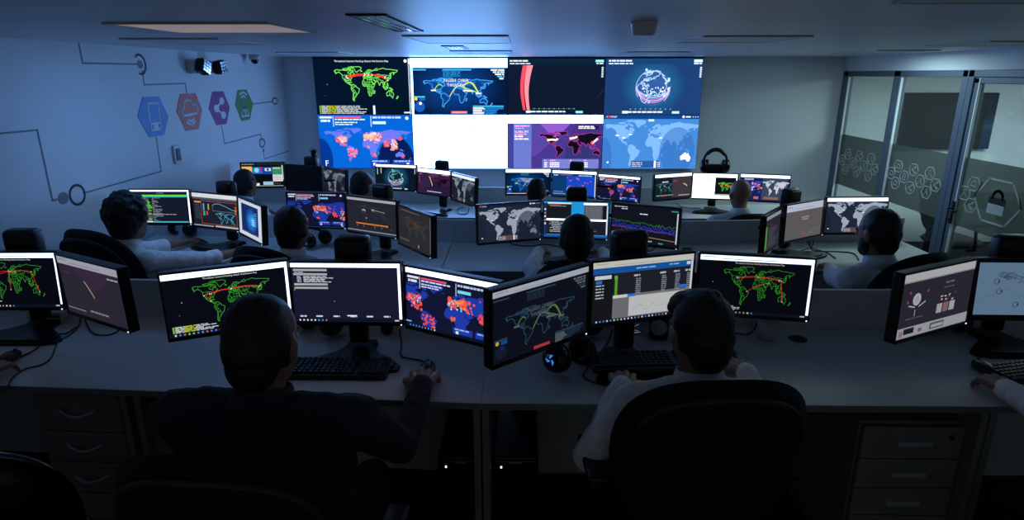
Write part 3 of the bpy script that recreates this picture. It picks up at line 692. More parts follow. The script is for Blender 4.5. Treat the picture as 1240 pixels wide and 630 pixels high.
def s_iso(c, rnd):
    bg(c,(108,138,166)); c.up()
    k=(58,72,92)
    for _ in range(46):
        x=rnd.uniform(.2,.95); y=.15+.55*x*rnd.uniform(.4,1.2)
        if y>.85: continue
        a=rnd.uniform(.02,.06); c.line([(x,y),(x+a,y-a*.7)],.008,k); c.line([(x,y),(x+a,y+a*.7)],.008,k); c.line([(x+a,y-a*.7),(x+2*a,y)],.008,k)
    for x,y in ((.2,.36),(.24,.55),(.75,.16),(.42,.8)): c.ring(x,y,.05,.012,k,12); c.disc(x+.02,y,.02,(48,58,76),7)
    c.line([(.05,.7),(.3,.5),(.6,.75)],.006,(84,104,130)); c.up()
def s_cards(c, rnd):
    bg(c,(48,46,58)); c.rect(0,0,1,.14,(196,198,200)); c.rect(0,.12,1,.02,(120,122,128)); c.rect(0,.84,1,.16,(176,180,184)); c.up()
    c.ring(.22,.42,.07,.05,(190,192,198),16); c.disc(.22,.42,.05,(176,180,188),12)
    c.line([(.12,.5),(.2,.54)],.02,(190,192,198)); c.line([(.26,.54),(.34,.48)],.02,(190,192,198)); c.rect(.21,.58,.008,.1,(190,192,198))
    for q in ((.12,.3),(.1,.44),(.36,.32)): c.disc(*q,.025,(190,60,110),6)
    c.words(.6,.24,.14,.03,(110,110,122),rnd); c.words(.58,.32,.16,.02,(96,96,108),rnd); c.words(.1,.7,.24,.02,(96,96,108),rnd)
    for i in range(3): c.rect(.52+i*.09,.58,.075,.15,[(180,182,186),(150,110,124),(186,188,192)][i])
    for _ in range(14): c.rect(.53+rnd.uniform(0,.24),.43+rnd.uniform(0,.12),.03,.025,rnd.choice([(196,196,200),(120,60,80),(20,20,26)]))
    c.rect(.1,.86,.14,.09,(30,34,48)); c.rect(.04,.88,.05,.1,(160,120,150)); c.rect(.46,.87,.2,.1,(96,98,104)); c.rect(.3,.9,.05,.06,(150,90,120)); c.up(); c.rect(.48,.9,.17,.05,(178,182,186)); c.up()
def s_side(c, rnd):
    bg(c,(44,44,54)); c.rect(0,.02,1,.1,(150,156,176)); c.up(); c.rect(.02,.3,.1,.65,(80,150,66)); c.disc(.3,.3,.03,(200,60,60),7)
    for i in range(12): c.words(.2,.38+i*.045,rnd.uniform(.1,.6),.018,(92,92,104),rnd)
    c.up()
def s_grey(c, rnd):
    bg(c,(104,98,98)); browser(c,(200,206,226),.2); m=Map(.15,.36,.75,.5); m.outline(c,.006,(90,92,90)); c.up(); c.words(.4,.38,.2,.04,(150,160,180),rnd); c.words(.42,.44,.16,.04,(150,160,180),rnd)
    for q in ((-90,40),(20,40),(110,30),(60,20)): c.disc(*m.p(q),.012,(150,150,90),6)
    c.rect(.44,.87,.1,.03,(206,70,80)); c.words(.02,.92,.3,.04,(80,100,130),rnd); c.words(.65,.8,.3,.02,(100,120,140),rnd); c.words(.6,.86,.15,.05,(100,120,140),rnd); c.up()

# ================================================================== THE SETTING
XL, XR, YF, ZC = -2.88, 3.80, 7.84, 2.246
YB = -1.2                      # how far the room is built behind the camera
F1, F2, F3 = .20, .10, 0.0     # three floor levels, stepping down towards the video wall
D1, D2, D3 = .945, .845, .745  # desk tops
def struct(name, mb, m, parent=None, **k):
    o = mb.build(name, m, parent, **k)
    if parent is None: o['kind'] = 'structure'
    return o
fl = MB()
prof = [(YB,-.1),(YF,-.1),(YF,F3),(4.86,F3),(4.86,F2),(2.9,F2),(2.9,F1),(YB,F1)]
n = len(prof)
fl.add([(XL,y,z) for y,z in prof]+[(XR,y,z) for y,z in prof], [[i,(i+1)%n,n+(i+1)%n,n+i] for i in range(n)]+[list(range(n)),[n+i for i in range(n)][::-1]])
struct('floor', fl, M_FLOOR)
struct('floor_meeting_room', MB().box(((XR+6.6)/2,(2.4+YF)/2,-.05),(6.6-XR,YF-2.4,.1)), M_FLOOR)
struct('ceiling', MB().box(((XL+6.6)/2,(YB+YF)/2,ZC+.05),(6.6-XL+.2,YF-YB+.2,.1)), M_CEIL)
struct('wall_left', MB().box((XL-.05,(YB+YF)/2,ZC/2),(.1,YF-YB,ZC)), M_WALL)
struct('wall_far', MB().box(((XL+6.6)/2,YF+.05,ZC/2),(6.6-XL,.1,ZC)), M_WALL)
struct('wall_right', MB().box((XR+.05,(YB+2.5)/2,ZC/2),(.1,2.5-YB,ZC)).box((XR+.05,(2.5+YF)/2,(2.085+ZC)/2),(.1,YF-2.5,ZC-2.085)), M_WALL)
struct('wall_meeting_room', MB().box((6.65,(2.4+YF)/2,ZC/2),(.1,YF-2.4,ZC)).box(((XR+6.6)/2+.05,2.35,ZC/2),(6.6-XR-.1,.1,ZC)), M_WALL)

# glazed partition on the right: window_1, window_2 (nearest the far wall first), door_1, window_3
MR = Matrix(((0,0,-1,0),(-1,0,0,0),(0,1,0,0),(0,0,0,1)))      # local x -> -y, y -> z, z -> -x
ML = Matrix(((0,0,1,0),(1,0,0,0),(0,1,0,0),(0,0,0,1)))        # local x -> +y, y -> z, z -> +x
def strokes(mb, pts, w, z0, z1, M, closed=False):
    k=len(pts)
    for i in range(k if closed else k-1):
        a=Vector(pts[i]); b=Vector(pts[(i+1)%k]); d=b-a
        if d.length<1e-6: continue
        d.normalize(); nn=Vector((-d.y,d.x))*w/2; e=d*w*.4
        mb.prism([tuple(a-e-nn),tuple(b+e-nn),tuple(b+e+nn),tuple(a-e+nn)], z0, z1, M=M)
def circ(c, rx, ry=None, n=20, a0=0, a1=360):
    ry = ry or rx
    return [(c[0]+rx*math.cos(R(a0+(a1-a0)*i/n)), c[1]+ry*math.sin(R(a0+(a1-a0)*i/n))) for i in range(n + (0 if a1-a0==360 else 1))]
def hexa(c, rx, ry): return circ(c, rx, ry, 6)
def glazed(name, y0, y1, posts, door=False):
    """y0 > y1; posts = widths of the upright at each end"""
    o = bpy.data.objects.new(name, None); link(o); o.location=(XR+.03,(y0+y1)/2,0); o['kind']='structure'
    L = o.location
    f = MB(); c = lambda x,y,z:(x-L.x,y-L.y,z-L.z)
    for y,w,sg in ((y0,posts[0],1),(y1,posts[1],-1)): f.box(c(XR+.03,y+sg*w/2,1.04),(.07,w,2.09),.006)
    f.box(c(XR+.03,(y0+y1)/2,2.055),(.07,y0-y1+sum(posts),.06),.006); f.box(c(XR+.03,(y0+y1)/2,.06),(.07,y0-y1+sum(posts),.12),.006)
    f.build('door_frame' if door else 'window_frame', M_ALU, o)
    if door:
        lf = MB()
        for y in (y0-.035,y1+.035): lf.box(c(XR+.03,y,1.03),(.05,.06,1.98),.005)
        lf.box(c(XR+.03,(y0+y1)/2,2.0),(.05,y0-y1-.01,.05),.005); lf.box(c(XR+.03,(y0+y1)/2,.1),(.05,y0-y1-.01,.12),.005)
        lf.build('door_leaf', M_ALU, o); y0-=.06; y1+=.06
    MB().box(c(XR+.012,y0-.006,1.07),(.02,.012,1.9)).build('edge_highlight', M_EDGEHI, o)  # pale strip put in for the bright reflection on the glass edge
    MB().box(c(XR+.03,(y0+y1)/2,(1.362+2.03)/2),(.01,y0-y1,2.03-1.362)).build('upper_pane', M_GLASS, o)
    MB().box(c(XR+.03,(y0+y1)/2,(.775+1.362)/2),(.01,y0-y1,1.362-.775)).build('frosted_pane', M_FROST, o)
    MB().box(c(XR+.03,(y0+y1)/2,(.11+.775)/2),(.01,y0-y1,.775-.11)).build('lower_pane', M_GLASS, o)
    return o
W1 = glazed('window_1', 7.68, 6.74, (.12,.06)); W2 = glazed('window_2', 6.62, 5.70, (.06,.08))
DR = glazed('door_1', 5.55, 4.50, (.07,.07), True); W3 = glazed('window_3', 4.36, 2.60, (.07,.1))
def etched(px, py, k=3.936, ox=990, oy=160):
    p = at_x(ox+px/k, oy+py/k, XR+.02); return (-p.y, p.z)
def etch_icon(mb, c, r, kind):
    w=.007; M=Matrix.Translation((XR+.022,0,0))@MR
    strokes(mb, hexa(c,r,r*.86), w, 0, .003, M, True)
    if kind==0:
        P=[(c[0]+r*.3,c[1]+r*.35),(c[0]-r*.3,c[1]),(c[0]+r*.3,c[1]-r*.35)]; strokes(mb,P,w,0,.003,M)
        for q in P: mb.prism(circ(q,r*.15,n=8),0,.003,M=M)
    elif kind==1: strokes(mb,[(c[0]-r*.45,c[1]-r*.2),(c[0]-r*.4,c[1]+r*.1),(c[0]-r*.1,c[1]+r*.35),(c[0]+r*.25,c[1]+r*.25),(c[0]+r*.45,c[1]-r*.05),(c[0]+r*.4,c[1]-r*.25)],w,0,.003,M,True)
    elif kind==2: strokes(mb,[(c[0]-r*.22,c[1]-r*.4),(c[0]+r*.22,c[1]-r*.4),(c[0]+r*.22,c[1]+r*.4),(c[0]-r*.22,c[1]+r*.4)],w,0,.003,M,True)
    else:
        strokes(mb,circ((c[0],c[1]+r*.18),r*.18,n=10),w,0,.003,M,True); strokes(mb,circ((c[0],c[1]-r*.4),r*.34,n=8,a0=0,a1=180),w,0,.003,M)
def etched_set(win, pts, name='etched_hexagons'):
    mb = MB()
    for i,(a,b) in enumerate(pts): etch_icon(mb, etched(a,b), .075, (1,0,3,1,2,3,0,1,0,3)[i%10])
    o = mb.build(name, M_ETCH, win); o.matrix_parent_inverse = Matrix.Translation(-win.location)
etched_set(W1, [(145,105),(198,115),(255,128),(118,133),(167,147),(220,162),(270,178),(132,177),(186,190),(241,208)])
etched_set(W2, [(385,163),(458,180),(535,197),(350,195),(412,213),(488,234),(562,253),(370,243),(440,265),(517,287)])
etched_set(DR, [(745,248),(728,350),(700,290)])
mb = MB(); mk = MB(); c0 = etched(853,335); M_ = Matrix.Translation((XR+.022,0,0))@MR
strokes(mb, hexa(c0,.26,.2), .014, 0, .003, M_, True); mb.prism([(c0[0]-.09,c0[1]-.1),(c0[0]+.09,c0[1]-.1),(c0[0]+.09,c0[1]-.02),(c0[0]-.09,c0[1]-.02)],0,.003,M=M_)
strokes(mk, circ((c0[0],c0[1]+.03),.055,.06,12,0,180), .022, 0,.003,M_); mk.prism([(c0[0]-.09,c0[1]-.02),(c0[0]+.09,c0[1]-.02),(c0[0]+.09,c0[1]+.035),(c0[0]-.09,c0[1]+.035)],0,.003,M=M_)
strokes(mk, [(c0[0]-.26,c0[1]),(c0[0]-.2,c0[1]+.12)],.016,.003,.005,M_); strokes(mk, [(c0[0]+.26,c0[1]),(c0[0]+.23,c0[1]+.06)],.016,.003,.005,M_)
for nm,m_,mat_ in (('etched_padlock',mb,M_ETCH),('dark_padlock_shackle',mk,M_ETCHDK)):
    o = m_.build(nm, mat_, DR); o.matrix_parent_inverse = Matrix.Translation(-DR.location)
hd = MB().box((0,0,0),(.012,.035,.2),.004); hd.tube([(-.006,0,.03),(-.05,0,.03),(-.055,-.03,.03),(-.055,-.13,.03)],.009,8); hd.tube([(-.01,0,-.06),(-.02,0,-.06)],.012,10)
o = hd.build('door_handle', M_BLACKMT, DR); o.location = Vector((XR-.005,5.49,.88))-DR.location

# meeting room behind the glass
t = thing('television', 'large switched-off black television on the wall of the glazed side room', 'television', (5.07,YF-.05,1.51))
MB().box((0,0,0),(1.16,.06,.66),.008).build('casing', M_BLACKPL, t); MB().box((0,-.0325,0),(1.13,.004,.63)).build('screen', M_TVSCR, t)
t = thing('meeting_table', 'dark meeting table behind the glass partition', 'table', (5.45,5.7,0))
MB().box((0,0,.72),(1.3,3.2,.04),.01).build('tabletop', M_TABLE, t)
for sx in (-.52,.52):
    for sy in (-1.4,1.4): MB().box((sx,sy,.35),(.06,.06,.7),.005).build('leg', M_DARKMT, t)

# ------------------------------------------------------------------ ceiling fittings
def ceiling_panel(x0,x1,y0,y1,label,lit=False,group='square light panels in the ceiling'):
    t = thing('ceiling_light', label, 'ceiling light', ((x0+x1)/2,(y0+y1)/2,ZC), 0, group)
    a,b=(x1-x0)/2,(y1-y0)/2; f=MB()
    for c_,d_ in (((0,-b,-.0045),(2*a+.016,.012,.009)),((0,b,-.0035),(2*a+.016,.012,.007)),((-a,0,-.0035),(.012,2*b,.007)),((a,0,-.0035),(.012,2*b,.007))): f.box(c_,d_)
    f.build('frame', M_PLASTICW, t); MB().box((0,0,-.0025),(2*a-.012,2*b-.012,.005)).build('diffuser', M_WARMDIFF if lit else M_LIGHTDIFF, t)
ceiling_panel(-1.64,-1.0,2.6,3.18,'pale pinkish glowing square panel in the ceiling above the left wall signs',True)
ceiling_panel(-.62,-.08,3.46,4.24,'unlit square ceiling panel in front of the white video wall header')
ceiling_panel(.96,1.52,3.52,4.18,'unlit square ceiling panel above the globe screen, right of smoke detector')
ceiling_panel(-2.27,-1.72,3.72,4.4,'unlit square ceiling panel nearest the left wall, behind the glowing panel')
ceiling_panel(2.86,3.4,4.1,4.75,'unlit square ceiling panel nearest the glass door')
ceiling_panel(-2.24,-1.68,5.98,6.5,'unlit square ceiling panel just in front of the green map screen')
ceiling_panel(-.62,-.1,5.66,6.25,'unlit square ceiling panel close to the white part of the video wall')
ceiling_panel(.95,1.5,5.95,6.5,'unlit square ceiling panel close to the globe screen')
ceiling_panel(2.98,3.5,5.6,6.4,'unlit square ceiling panel by the far corner of the glass partition')
ceiling_panel(1.05,1.6,1.3,1.92,'unlit square ceiling panel at the top right, nearest the viewer')
def grille(x,y,w,d,label,m):
    t = thing('air_vent', label, 'vent', (x,y,ZC), 0, 'slatted air vents in the ceiling')
    f=MB()
    for c_,d_ in (((0,-d/2,-.003),(w+.02,.012,.006)),((0,d/2,-.003),(w+.02,.012,.006)),((-w/2,0,-.003),(.008,d,.006)),((w/2,0,-.003),(.008,d,.006))): f.box(c_,d_)
    f.build('frame', M_DARKMT, t); MB().box((0,0,-.002),(w,d,.004)).build('backing', M_BLACKPL, t)
    for i in range(3): MB().box((-w/2+w*(i+1)/4,0,-.006),(.012,d-.02,.008)).build('slat', m, t)
grille(-.53,2.68,.12,.82,'long slatted air vent in the ceiling, left of the middle', M_CHROME)
grille(-.5,4.95,.14,.5,'small bright slatted vent behind the middle ceiling panel', M_CHROME)
t = thing('smoke_detector', 'round grey detector hanging from the ceiling above the dark red-striped screen', 'smoke detector', (.475,2.62,ZC))
MB().lathe([(0,-.052),(.04,-.05),(.047,-.04),(.05,-.012),(.052,-.012),(.052,0),(0,0)],28).build('body', M_DETECTOR, t)
q = at_x(308,70,XL+.09)
t = thing('dome_camera', 'small dome security camera at the top of the left wall', 'security camera', (q.x,q.y,ZC))
MB().lathe([(0,-.05),(.05,-.05),(.055,-.03),(.055,0),(0,0)],24).build('housing', M_PLASTICW, t)
MB().ell((0,0,-.05),(.04,.04,.045)).build('dome', M_LENS, t)

# ------------------------------------------------------------------ left wall: signs, lines, lamp, switch
def lw(px,py):
    p = at_x(px,py,XL); return (p.y,p.z)
def z6(px,py): return lw(120+px/5.25, 80+py/5.25)
MLW = Matrix.Translation((XL,0,0))@ML
def decal(name,label,cat,hexpts,hm,icon):
    ys=[z6(*p) for p in hexpts]; cy=sum(p[0] for p in ys)/6; cz=sum(p[1] for p in ys)/6
    t = thing(name,label,cat,(XL,cy,cz),0,'hexagon signs on the left wall'); T=Matrix.Translation((-XL,-cy,-cz))@MLW
    MB().prism(ys,0,.004,M=T).build('hexagon_board',hm,t); mb=MB(); icon(mb,T); mb.build('white_icon',M_ICON,t)
def ic_phone(mb,T):
    w=.016
    strokes(mb,[z6(*p) for p in ((303,240),(370,234),(388,398),(330,410))],w,.004,.007,T,True); strokes(mb,[z6(*p) for p in ((324,370),(383,360))],w,.004,.007,T); strokes(mb,[z6(*p) for p in ((345,388),(366,384))],.03,.004,.007,T)
def ic_cloud(mb,T):
    strokes(mb,[z6(*p) for p in ((520,288),(535,262),(535,235),(553,213),(580,225),(590,242),(610,247),(625,275),(620,300),(535,318),(520,303))],.02,.004,.007,T,True)
    strokes(mb,[z6(*p) for p in ((563,343),(582,353),(598,337))],.018,.004,.007,T); strokes(mb,[z6(*p) for p in ((556,360),(585,376),(608,350))],.018,.004,.007,T)
def ic_share(mb,T):
    P=[z6(*p) for p in ((775,222),(742,270),(787,312))]; strokes(mb,P,.02,.004,.007,T)
    for p in P: mb.prism(circ(p,.05,.035,14),.004,.008,M=T)
def ic_user(mb,T):
    for P in (((890,180),(912,165),(934,182)),((898,200),(914,188),(928,202)),): strokes(mb,[z6(*p) for p in P],.018,.004,.007,T)
    c_=z6(918,240); strokes(mb,circ(c_,.045,.045,14),.018,.004,.007,T,True); strokes(mb,[z6(*p) for p in ((905,322),(908,290),(922,274),(942,285),(950,314))],.018,.004,.007,T,True); strokes(mb,[z6(*p) for p in ((924,285),(930,305))],.02,.004,.007,T)
decal('hexagon_sign','blue hexagon wall sign with a white mobile phone outline','sign',((275,197),(378,193),(438,320),(412,440),(318,452),(243,322)),M_HEXB,ic_phone)
decal('hexagon_sign','orange-red hexagon wall sign with a white cloud outline','sign',((513,177),(612,173),(652,280),(630,402),(550,412),(491,290)),M_HEXO,ic_cloud)
decal('hexagon_sign','purple hexagon wall sign with three joined white dots','sign',((720,163),(787,160),(828,262),(808,368),(746,377),(696,270)),M_HEXP,ic_share)
decal('hexagon_sign','green hexagon wall sign with a white person and signal waves','sign',((880,152),(935,150),(976,238),(957,340),(905,350),(864,245)),M_HEXG,ic_user)
def circuit(label, lines, rings=(), discs=(), arcs=()):
    mb=MB()
    for L in lines: strokes(mb,[lw(*p) for p in L],.0105,0,.0025,MLW)
    for (p,rx,ry) in rings: strokes(mb,circ(lw(*p),rx,ry,22),.016,0,.0025,MLW,True)
    for (p,rx,ry) in discs: mb.prism(circ(lw(*p),rx,ry,18),0,.003,M=MLW)
    for (p,r_,a0,a1) in arcs: strokes(mb,circ(lw(*p),r_,r_,16,a0,a1),.016,0,.0025,MLW)
    o=mb.build('circuit_line_decal',M_LINE); tag(o,label,'wall decal','grey circuit lines on the left wall')
circuit('grey wall line from the ceiling down to the cloud sign, with a round node',[[(95,50.5),(100,76.5),(167,77.8)],[(172,86),(174.5,102.7),(224,101),(226,113)]],discs=[((169.5,78),.034,.03)],arcs=[((169.5,78),.07,-110,130)])
circuit('grey wall line at the left edge ending in a filled dot',[[(-30,164.5),(45,157.5),(63.5,243),(73,240.5)]],discs=[((76.5,240),.045,.038)])
circuit('grey wall line below the phone sign ending in an open ring',[[(101,234),(195,207.5),(189,166.5)]],rings=[((93.5,236),.07,.062)])
circuit('grey wall line below the purple sign with small open ring',[[(268,152.5),(272,174),(315.5,162.5),(316.5,168)],[(319,184),(320,192.5),(350,183)]],rings=[((317.3,173),.07,.045)],discs=[((319,182),.025,.02)])
circuit('short grey wall line right of the green sign ending in a ring',[[(306.5,126),(329.5,123)]],rings=[((333,122.3),.08,.035)])
q = at_x(240,81,XL)
t = thing('emergency_light', 'twin-head emergency lamp unit high on the left wall', 'emergency light', (XL,q.y,q.z))
MB().box((.03,0,0),(.06,.42,.11),.012).build('housing', M_PLASTICW, t)
for (yy,rx) in ((-.12,-25),(.2,10)):
    h=MB().box((0,0,0),(.07,.12,.12),.02); T=Matrix.Translation((.1,yy,0))@Matrix.Rotation(R(rx),4,'X')@Matrix.Rotation(R(-6),4,'Z')
    hh=MB(); hh.box((0,0,0),(.08,.12,.12),.02,M=T); o=hh.build('lamp_head', M_DARKMT, t)
    g=MB()
    for i in range(3):
        for j in range(4): g.box((.042,-.036+i*.036,-.042+j*.028),(.006,.031,.023),.002,M=T)
    g.build('lens_grid', M_CHROME, o)
q = at_x(213.5,187,XL)
t = thing('wall_switch', 'small beige switch plate on the left wall under the cloud sign', 'switch', (XL,q.y,q.z))
MB().box((.008,0,0),(.016,.11,.15),.004).build('plate', M_PLASTICW, t); MB().box((.018,.0,.0),(.008,.06,.1),.002).build('rocker', M_DARKMT, t)

# ------------------------------------------------------------------ the video wall
VW0, VW1, VZ0, VZ1 = -2.485, 2.135, .93, 2.232
pw, ph = (VW1-VW0)/4, (VZ1-VZ0)/2
t = thing('video_wall_mount', 'black mounting frame behind the video wall panels', 'mount', ((VW0+VW1)/2,YF,(VZ0+VZ1)/2))
MB().box((0,-.02,0),(VW1-VW0-.1,.04,VZ1-VZ0-.1)).box((0,-.045,VZ1/2-VZ0/2+.006),(VW1-VW0+.01,.09,.012)).build('rails', M_BLACKMT, t)
def s_row(fn, **k): return lambda c, rnd: fn(c, rnd, **k)
VW = [[('video wall panel with a green outline world map and red arcs', s_row(s_green,bar=False,wallpanel=True)),
       ('video wall panel with a blue world map titled PASSIVE CYBER THREAT MAP', s_row(s_passive,wallpanel=True)),
       ('black video wall panel with two curved red stripes', s_stripes),
       ('video wall panel with a glowing blue globe', s_globe)],
      [('bright blue video wall panel with orange clusters on a world map', s_row(s_fire,bar=False,wallpanel=True)),
       ('almost blank white video wall panel', s_white),
       ('purple video wall panel with a black world map', s_purple),
       ('light blue video wall panel with white Australia on a world map', s_row(s_fort,wallpanel=True))]]
for r_ in range(2):
    for k in range(4):
        lab,fn = VW[r_][k]
        t = thing('video_wall_panel', lab, 'screen', (VW0+pw*(k+.5), YF-.04, VZ1-ph*(r_+.5)), 0, 'video wall panels')
        MB().box((0,-.02,0),(pw-.001,.04,ph-.001),.002).build('casing', M_BLACKPL, t)
        c = Canvas(pw-.007, ph-.007, 1.0, .0004, (2.3,5.4,12.5)); fn(c, random.Random(100+r_*4+k))
        o = c.build(t, M_WALLSCREEN); o.location = (0,-.0405,0)

# ------------------------------------------------------------------ desks
def desk(label, A, B, depth, zt, floor, panel=True, sides=(1,1), group=None):
    A=Vector((*A,0)); B=Vector((*B,0)); d=B-A; L=d.length; rz=math.atan2(d.y,d.x)
    t = thing('desk', label, 'desk', (A.x,A.y,floor), rz, group); h=zt-floor
    T=Matrix.Rotation(-rz,3,'Z'); dp=depth/math.cos(rz)          # the seams between desks run straight back
    def loc_(p): q=T@(Vector((p[0],p[1],0))-A); return (q.x,q.y)
    g=.0006; fa=loc_((A.x+g,A.y)); fb=loc_((B.x-g,B.y)); ba=loc_((A.x+g,A.y+dp)); bb_=loc_((B.x-g,B.y+dp)); bc=loc_((B.x-g,B.y+dp+.022)); bd=loc_((A.x+g,A.y+dp+.022))
    MB().prism([fa,fb,bb_,ba],h-.025,h).build('tabletop', M_DESK, t)
    MB().box((L/2,-.0015,h-.013),(L-.006,.003,.024)).build('edge_band', M_DESKEDGE, t)
    if panel: MB().prism([ba,bb_,bc,bd],h-.026,h+.175).build('privacy_panel', M_PANEL, t)
    MB().box((L/2,depth-.05,(h-.03)/2+.0),(L-.14,.018,h-.03)).build('modesty_panel', M_PANEL, t)
    for s,x in ((0,.016+max(0,-math.sin(rz))*depth*.5),(1,L-.016-max(0,-math.sin(rz))*depth*.0)):
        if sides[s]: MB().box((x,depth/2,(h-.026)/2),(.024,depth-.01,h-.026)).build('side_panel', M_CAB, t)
    return t
desk('front-row white desk at the left edge with two monitors', (-2.86,2.118), (-1.45,2.04), .715, D1, F1)
desk('front-row white desk of the man in the dark shirt', (-1.45,2.04), (-.14,1.962), .715, D1, F1)
desk('front-row white desk of the man with the round black chair', (-.14,1.962), (1.64,1.968), .715, D1, F1)
desk('front-row white desk at the right edge, by the drawing monitor', (1.64,1.969), (2.9,1.985), .715, D1, F1)
desk('middle-row desk of the curly-haired person by the left wall', (-2.86,4.02), (-1.93,3.96), .69, D2, F2)
desk('middle-row desk with the headset showing a blue light', (-1.925,3.955), (-.52,3.825), .69, D2, F2)
desk('middle-row desk with pale map, window and line-chart monitors', (-.515,3.82), (1.245,3.80), .69, D2, F2)
desk('middle-row desk of the bearded man near the glass', (1.25,3.80), (2.86,3.93), .69, D2, F2)
desk('back-row desk by the left wall with a switched-off monitor', (-2.86,5.90), (-1.72,5.84), .66, D3, F3)
desk('back-row desk below the white video wall panel', (-1.715,5.84), (-.255,5.80), .66, D3, F3)
desk('back-row desk below the purple video wall panel', (-.25,5.80), (1.195,5.80), .66, D3, F3)
desk('back-row desk of the bald man', (1.20,5.80), (2.86,5.83), .66, D3, F3)

def pedestal(label, x, y, w, d, z0, z1, cuts, style, rz=0.):
    t = thing('drawer_pedestal', label, 'drawer cabinet', (x,y,z0), rz, 'drawer cabinets under the front desks')
    H=z1-z0
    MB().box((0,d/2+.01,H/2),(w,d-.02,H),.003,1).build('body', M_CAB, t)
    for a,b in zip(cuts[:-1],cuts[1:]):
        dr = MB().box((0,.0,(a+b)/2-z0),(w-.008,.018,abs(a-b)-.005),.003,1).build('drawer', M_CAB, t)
        h=MB()
        if style=='bar': h.box((0,-.018,(a+b)/2-z0+.005),(.125,.022,.02),.004)
        else: h.tube([(-.075+.15*i/10,-.012-.022*math.sin(PI*i/10),(a+b)/2-z0+.018-.02*math.sin(PI*i/10)) for i in range(11)],.006,8)
        h.build('handle', M_HANDLE, dr)
    if style=='bar': MB().tube([(w/2-.05,-.008,H-.045),(w/2-.05,-.016,H-.045)],.009,12).build('lock', M_BLACKMT, t)
    return t
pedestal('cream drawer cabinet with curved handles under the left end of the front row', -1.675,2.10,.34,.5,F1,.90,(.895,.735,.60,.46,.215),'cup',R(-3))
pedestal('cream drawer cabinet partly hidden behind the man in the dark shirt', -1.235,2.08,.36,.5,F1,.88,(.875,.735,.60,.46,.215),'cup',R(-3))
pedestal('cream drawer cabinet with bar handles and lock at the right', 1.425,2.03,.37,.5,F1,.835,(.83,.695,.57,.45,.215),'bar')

def tower(label, x, y, dz=0.):
    t = thing('computer_tower', label, 'computer', (x,y,F1), 0, 'computer towers under the front desks')
    MB().box((0,.2,.21),(.18,.4,.42),.01).build('case', M_BLACKPL, t)
    MB().box((0,-.004,.21),(.165,.012,.405),.005).build('front_panel', M_GLOSSBLK, t)
    MB().box((-.055,-.012,.385),(.007,.004,.007)).build('power_light', M_LED, t); MB().box((0,-.012,.405),(.05,.004,.004)).build('disc_slot', M_HANDLE, t)
tower('black computer tower with white light, left of the desk divider', -.235,2.12)
tower('black computer tower with white light, right of the desk divider', -.02,2.12)
o = MB().box((0,0,0),(.14,.05,.16),.008).build('cable_box', M_PLASTICW); o.location=(.18,2.59,.72); tag(o,'pale box with cables hanging behind it under the front desk','cable box')

# ------------------------------------------------------------------ monitors and their stands
MW, MH = .436, .26
MON = {
'1a':(-2.180,2.516,1.204,1.7,3.8),'1b':(-1.661,2.287,1.238,-28.1,-1.3),'1c':(-1.080,2.169,1.253,25.6,-0.2),'1d':(-0.672,2.285,1.238,-0.6,1.1),
'1e':(-0.258,2.202,1.219,-29.3,2.2),'1f':(0.061,1.907,1.305,41.6,-0.3),'1g':(0.453,2.246,1.276,18.9,0.2),'1h':(0.915,2.360,1.248,-10.4,2.0),
'1i':(1.489,2.161,1.269,27.2,1.6),'1j':(2.049,2.455,1.209,-0.6,5.4),'2a':(-2.571,4.368,1.140,0.4,4.7),'2b':(-2.157,4.316,1.120,-21.3,4.4),
'2c':(-1.785,4.034,1.121,-47.6,4.1),'2d':(-1.451,4.342,1.126,-5.8,3.2),'2e':(-1.000,4.104,1.135,-27.7,2.4),'2f':(-0.643,3.712,1.136,-52.7,1.9),
'2g':(-0.080,3.916,1.141,20.0,2.0),'2h':(0.356,4.048,1.129,-6.4,2.2),'2i':(0.768,3.820,1.147,-25.2,1.4),'2j':(1.678,4.106,1.054,52.7,1.5),
'2k':(1.901,4.170,1.104,32.6,2.0),'2l':(2.269,4.221,1.127,3.2,3.8),'3a':(-2.577,6.205,1.084,5.4,3.5),'3b':(-2.120,6.058,1.076,-21.3,3.7),
'3c':(-1.926,6.389,1.000,-39.9,3.6),'3d':(-1.219,6.066,1.086,-14.3,3.3),'3e':(-0.844,6.027,1.046,-34.7,3.6),'3f':(-0.520,5.603,1.054,-55.4,3.4),
'3g':(0.059,5.937,1.067,-0.3,2.8),'3h':(0.498,5.934,1.049,-15.0,2.6),'3i':(0.942,6.048,0.988,-29.5,2.1),'3j':(1.444,5.994,1.017,23.4,2.9),
'3k':(1.876,6.085,1.004,-8.6,3.2),'3l':(2.227,5.756,1.045,-14.9,3.0)}
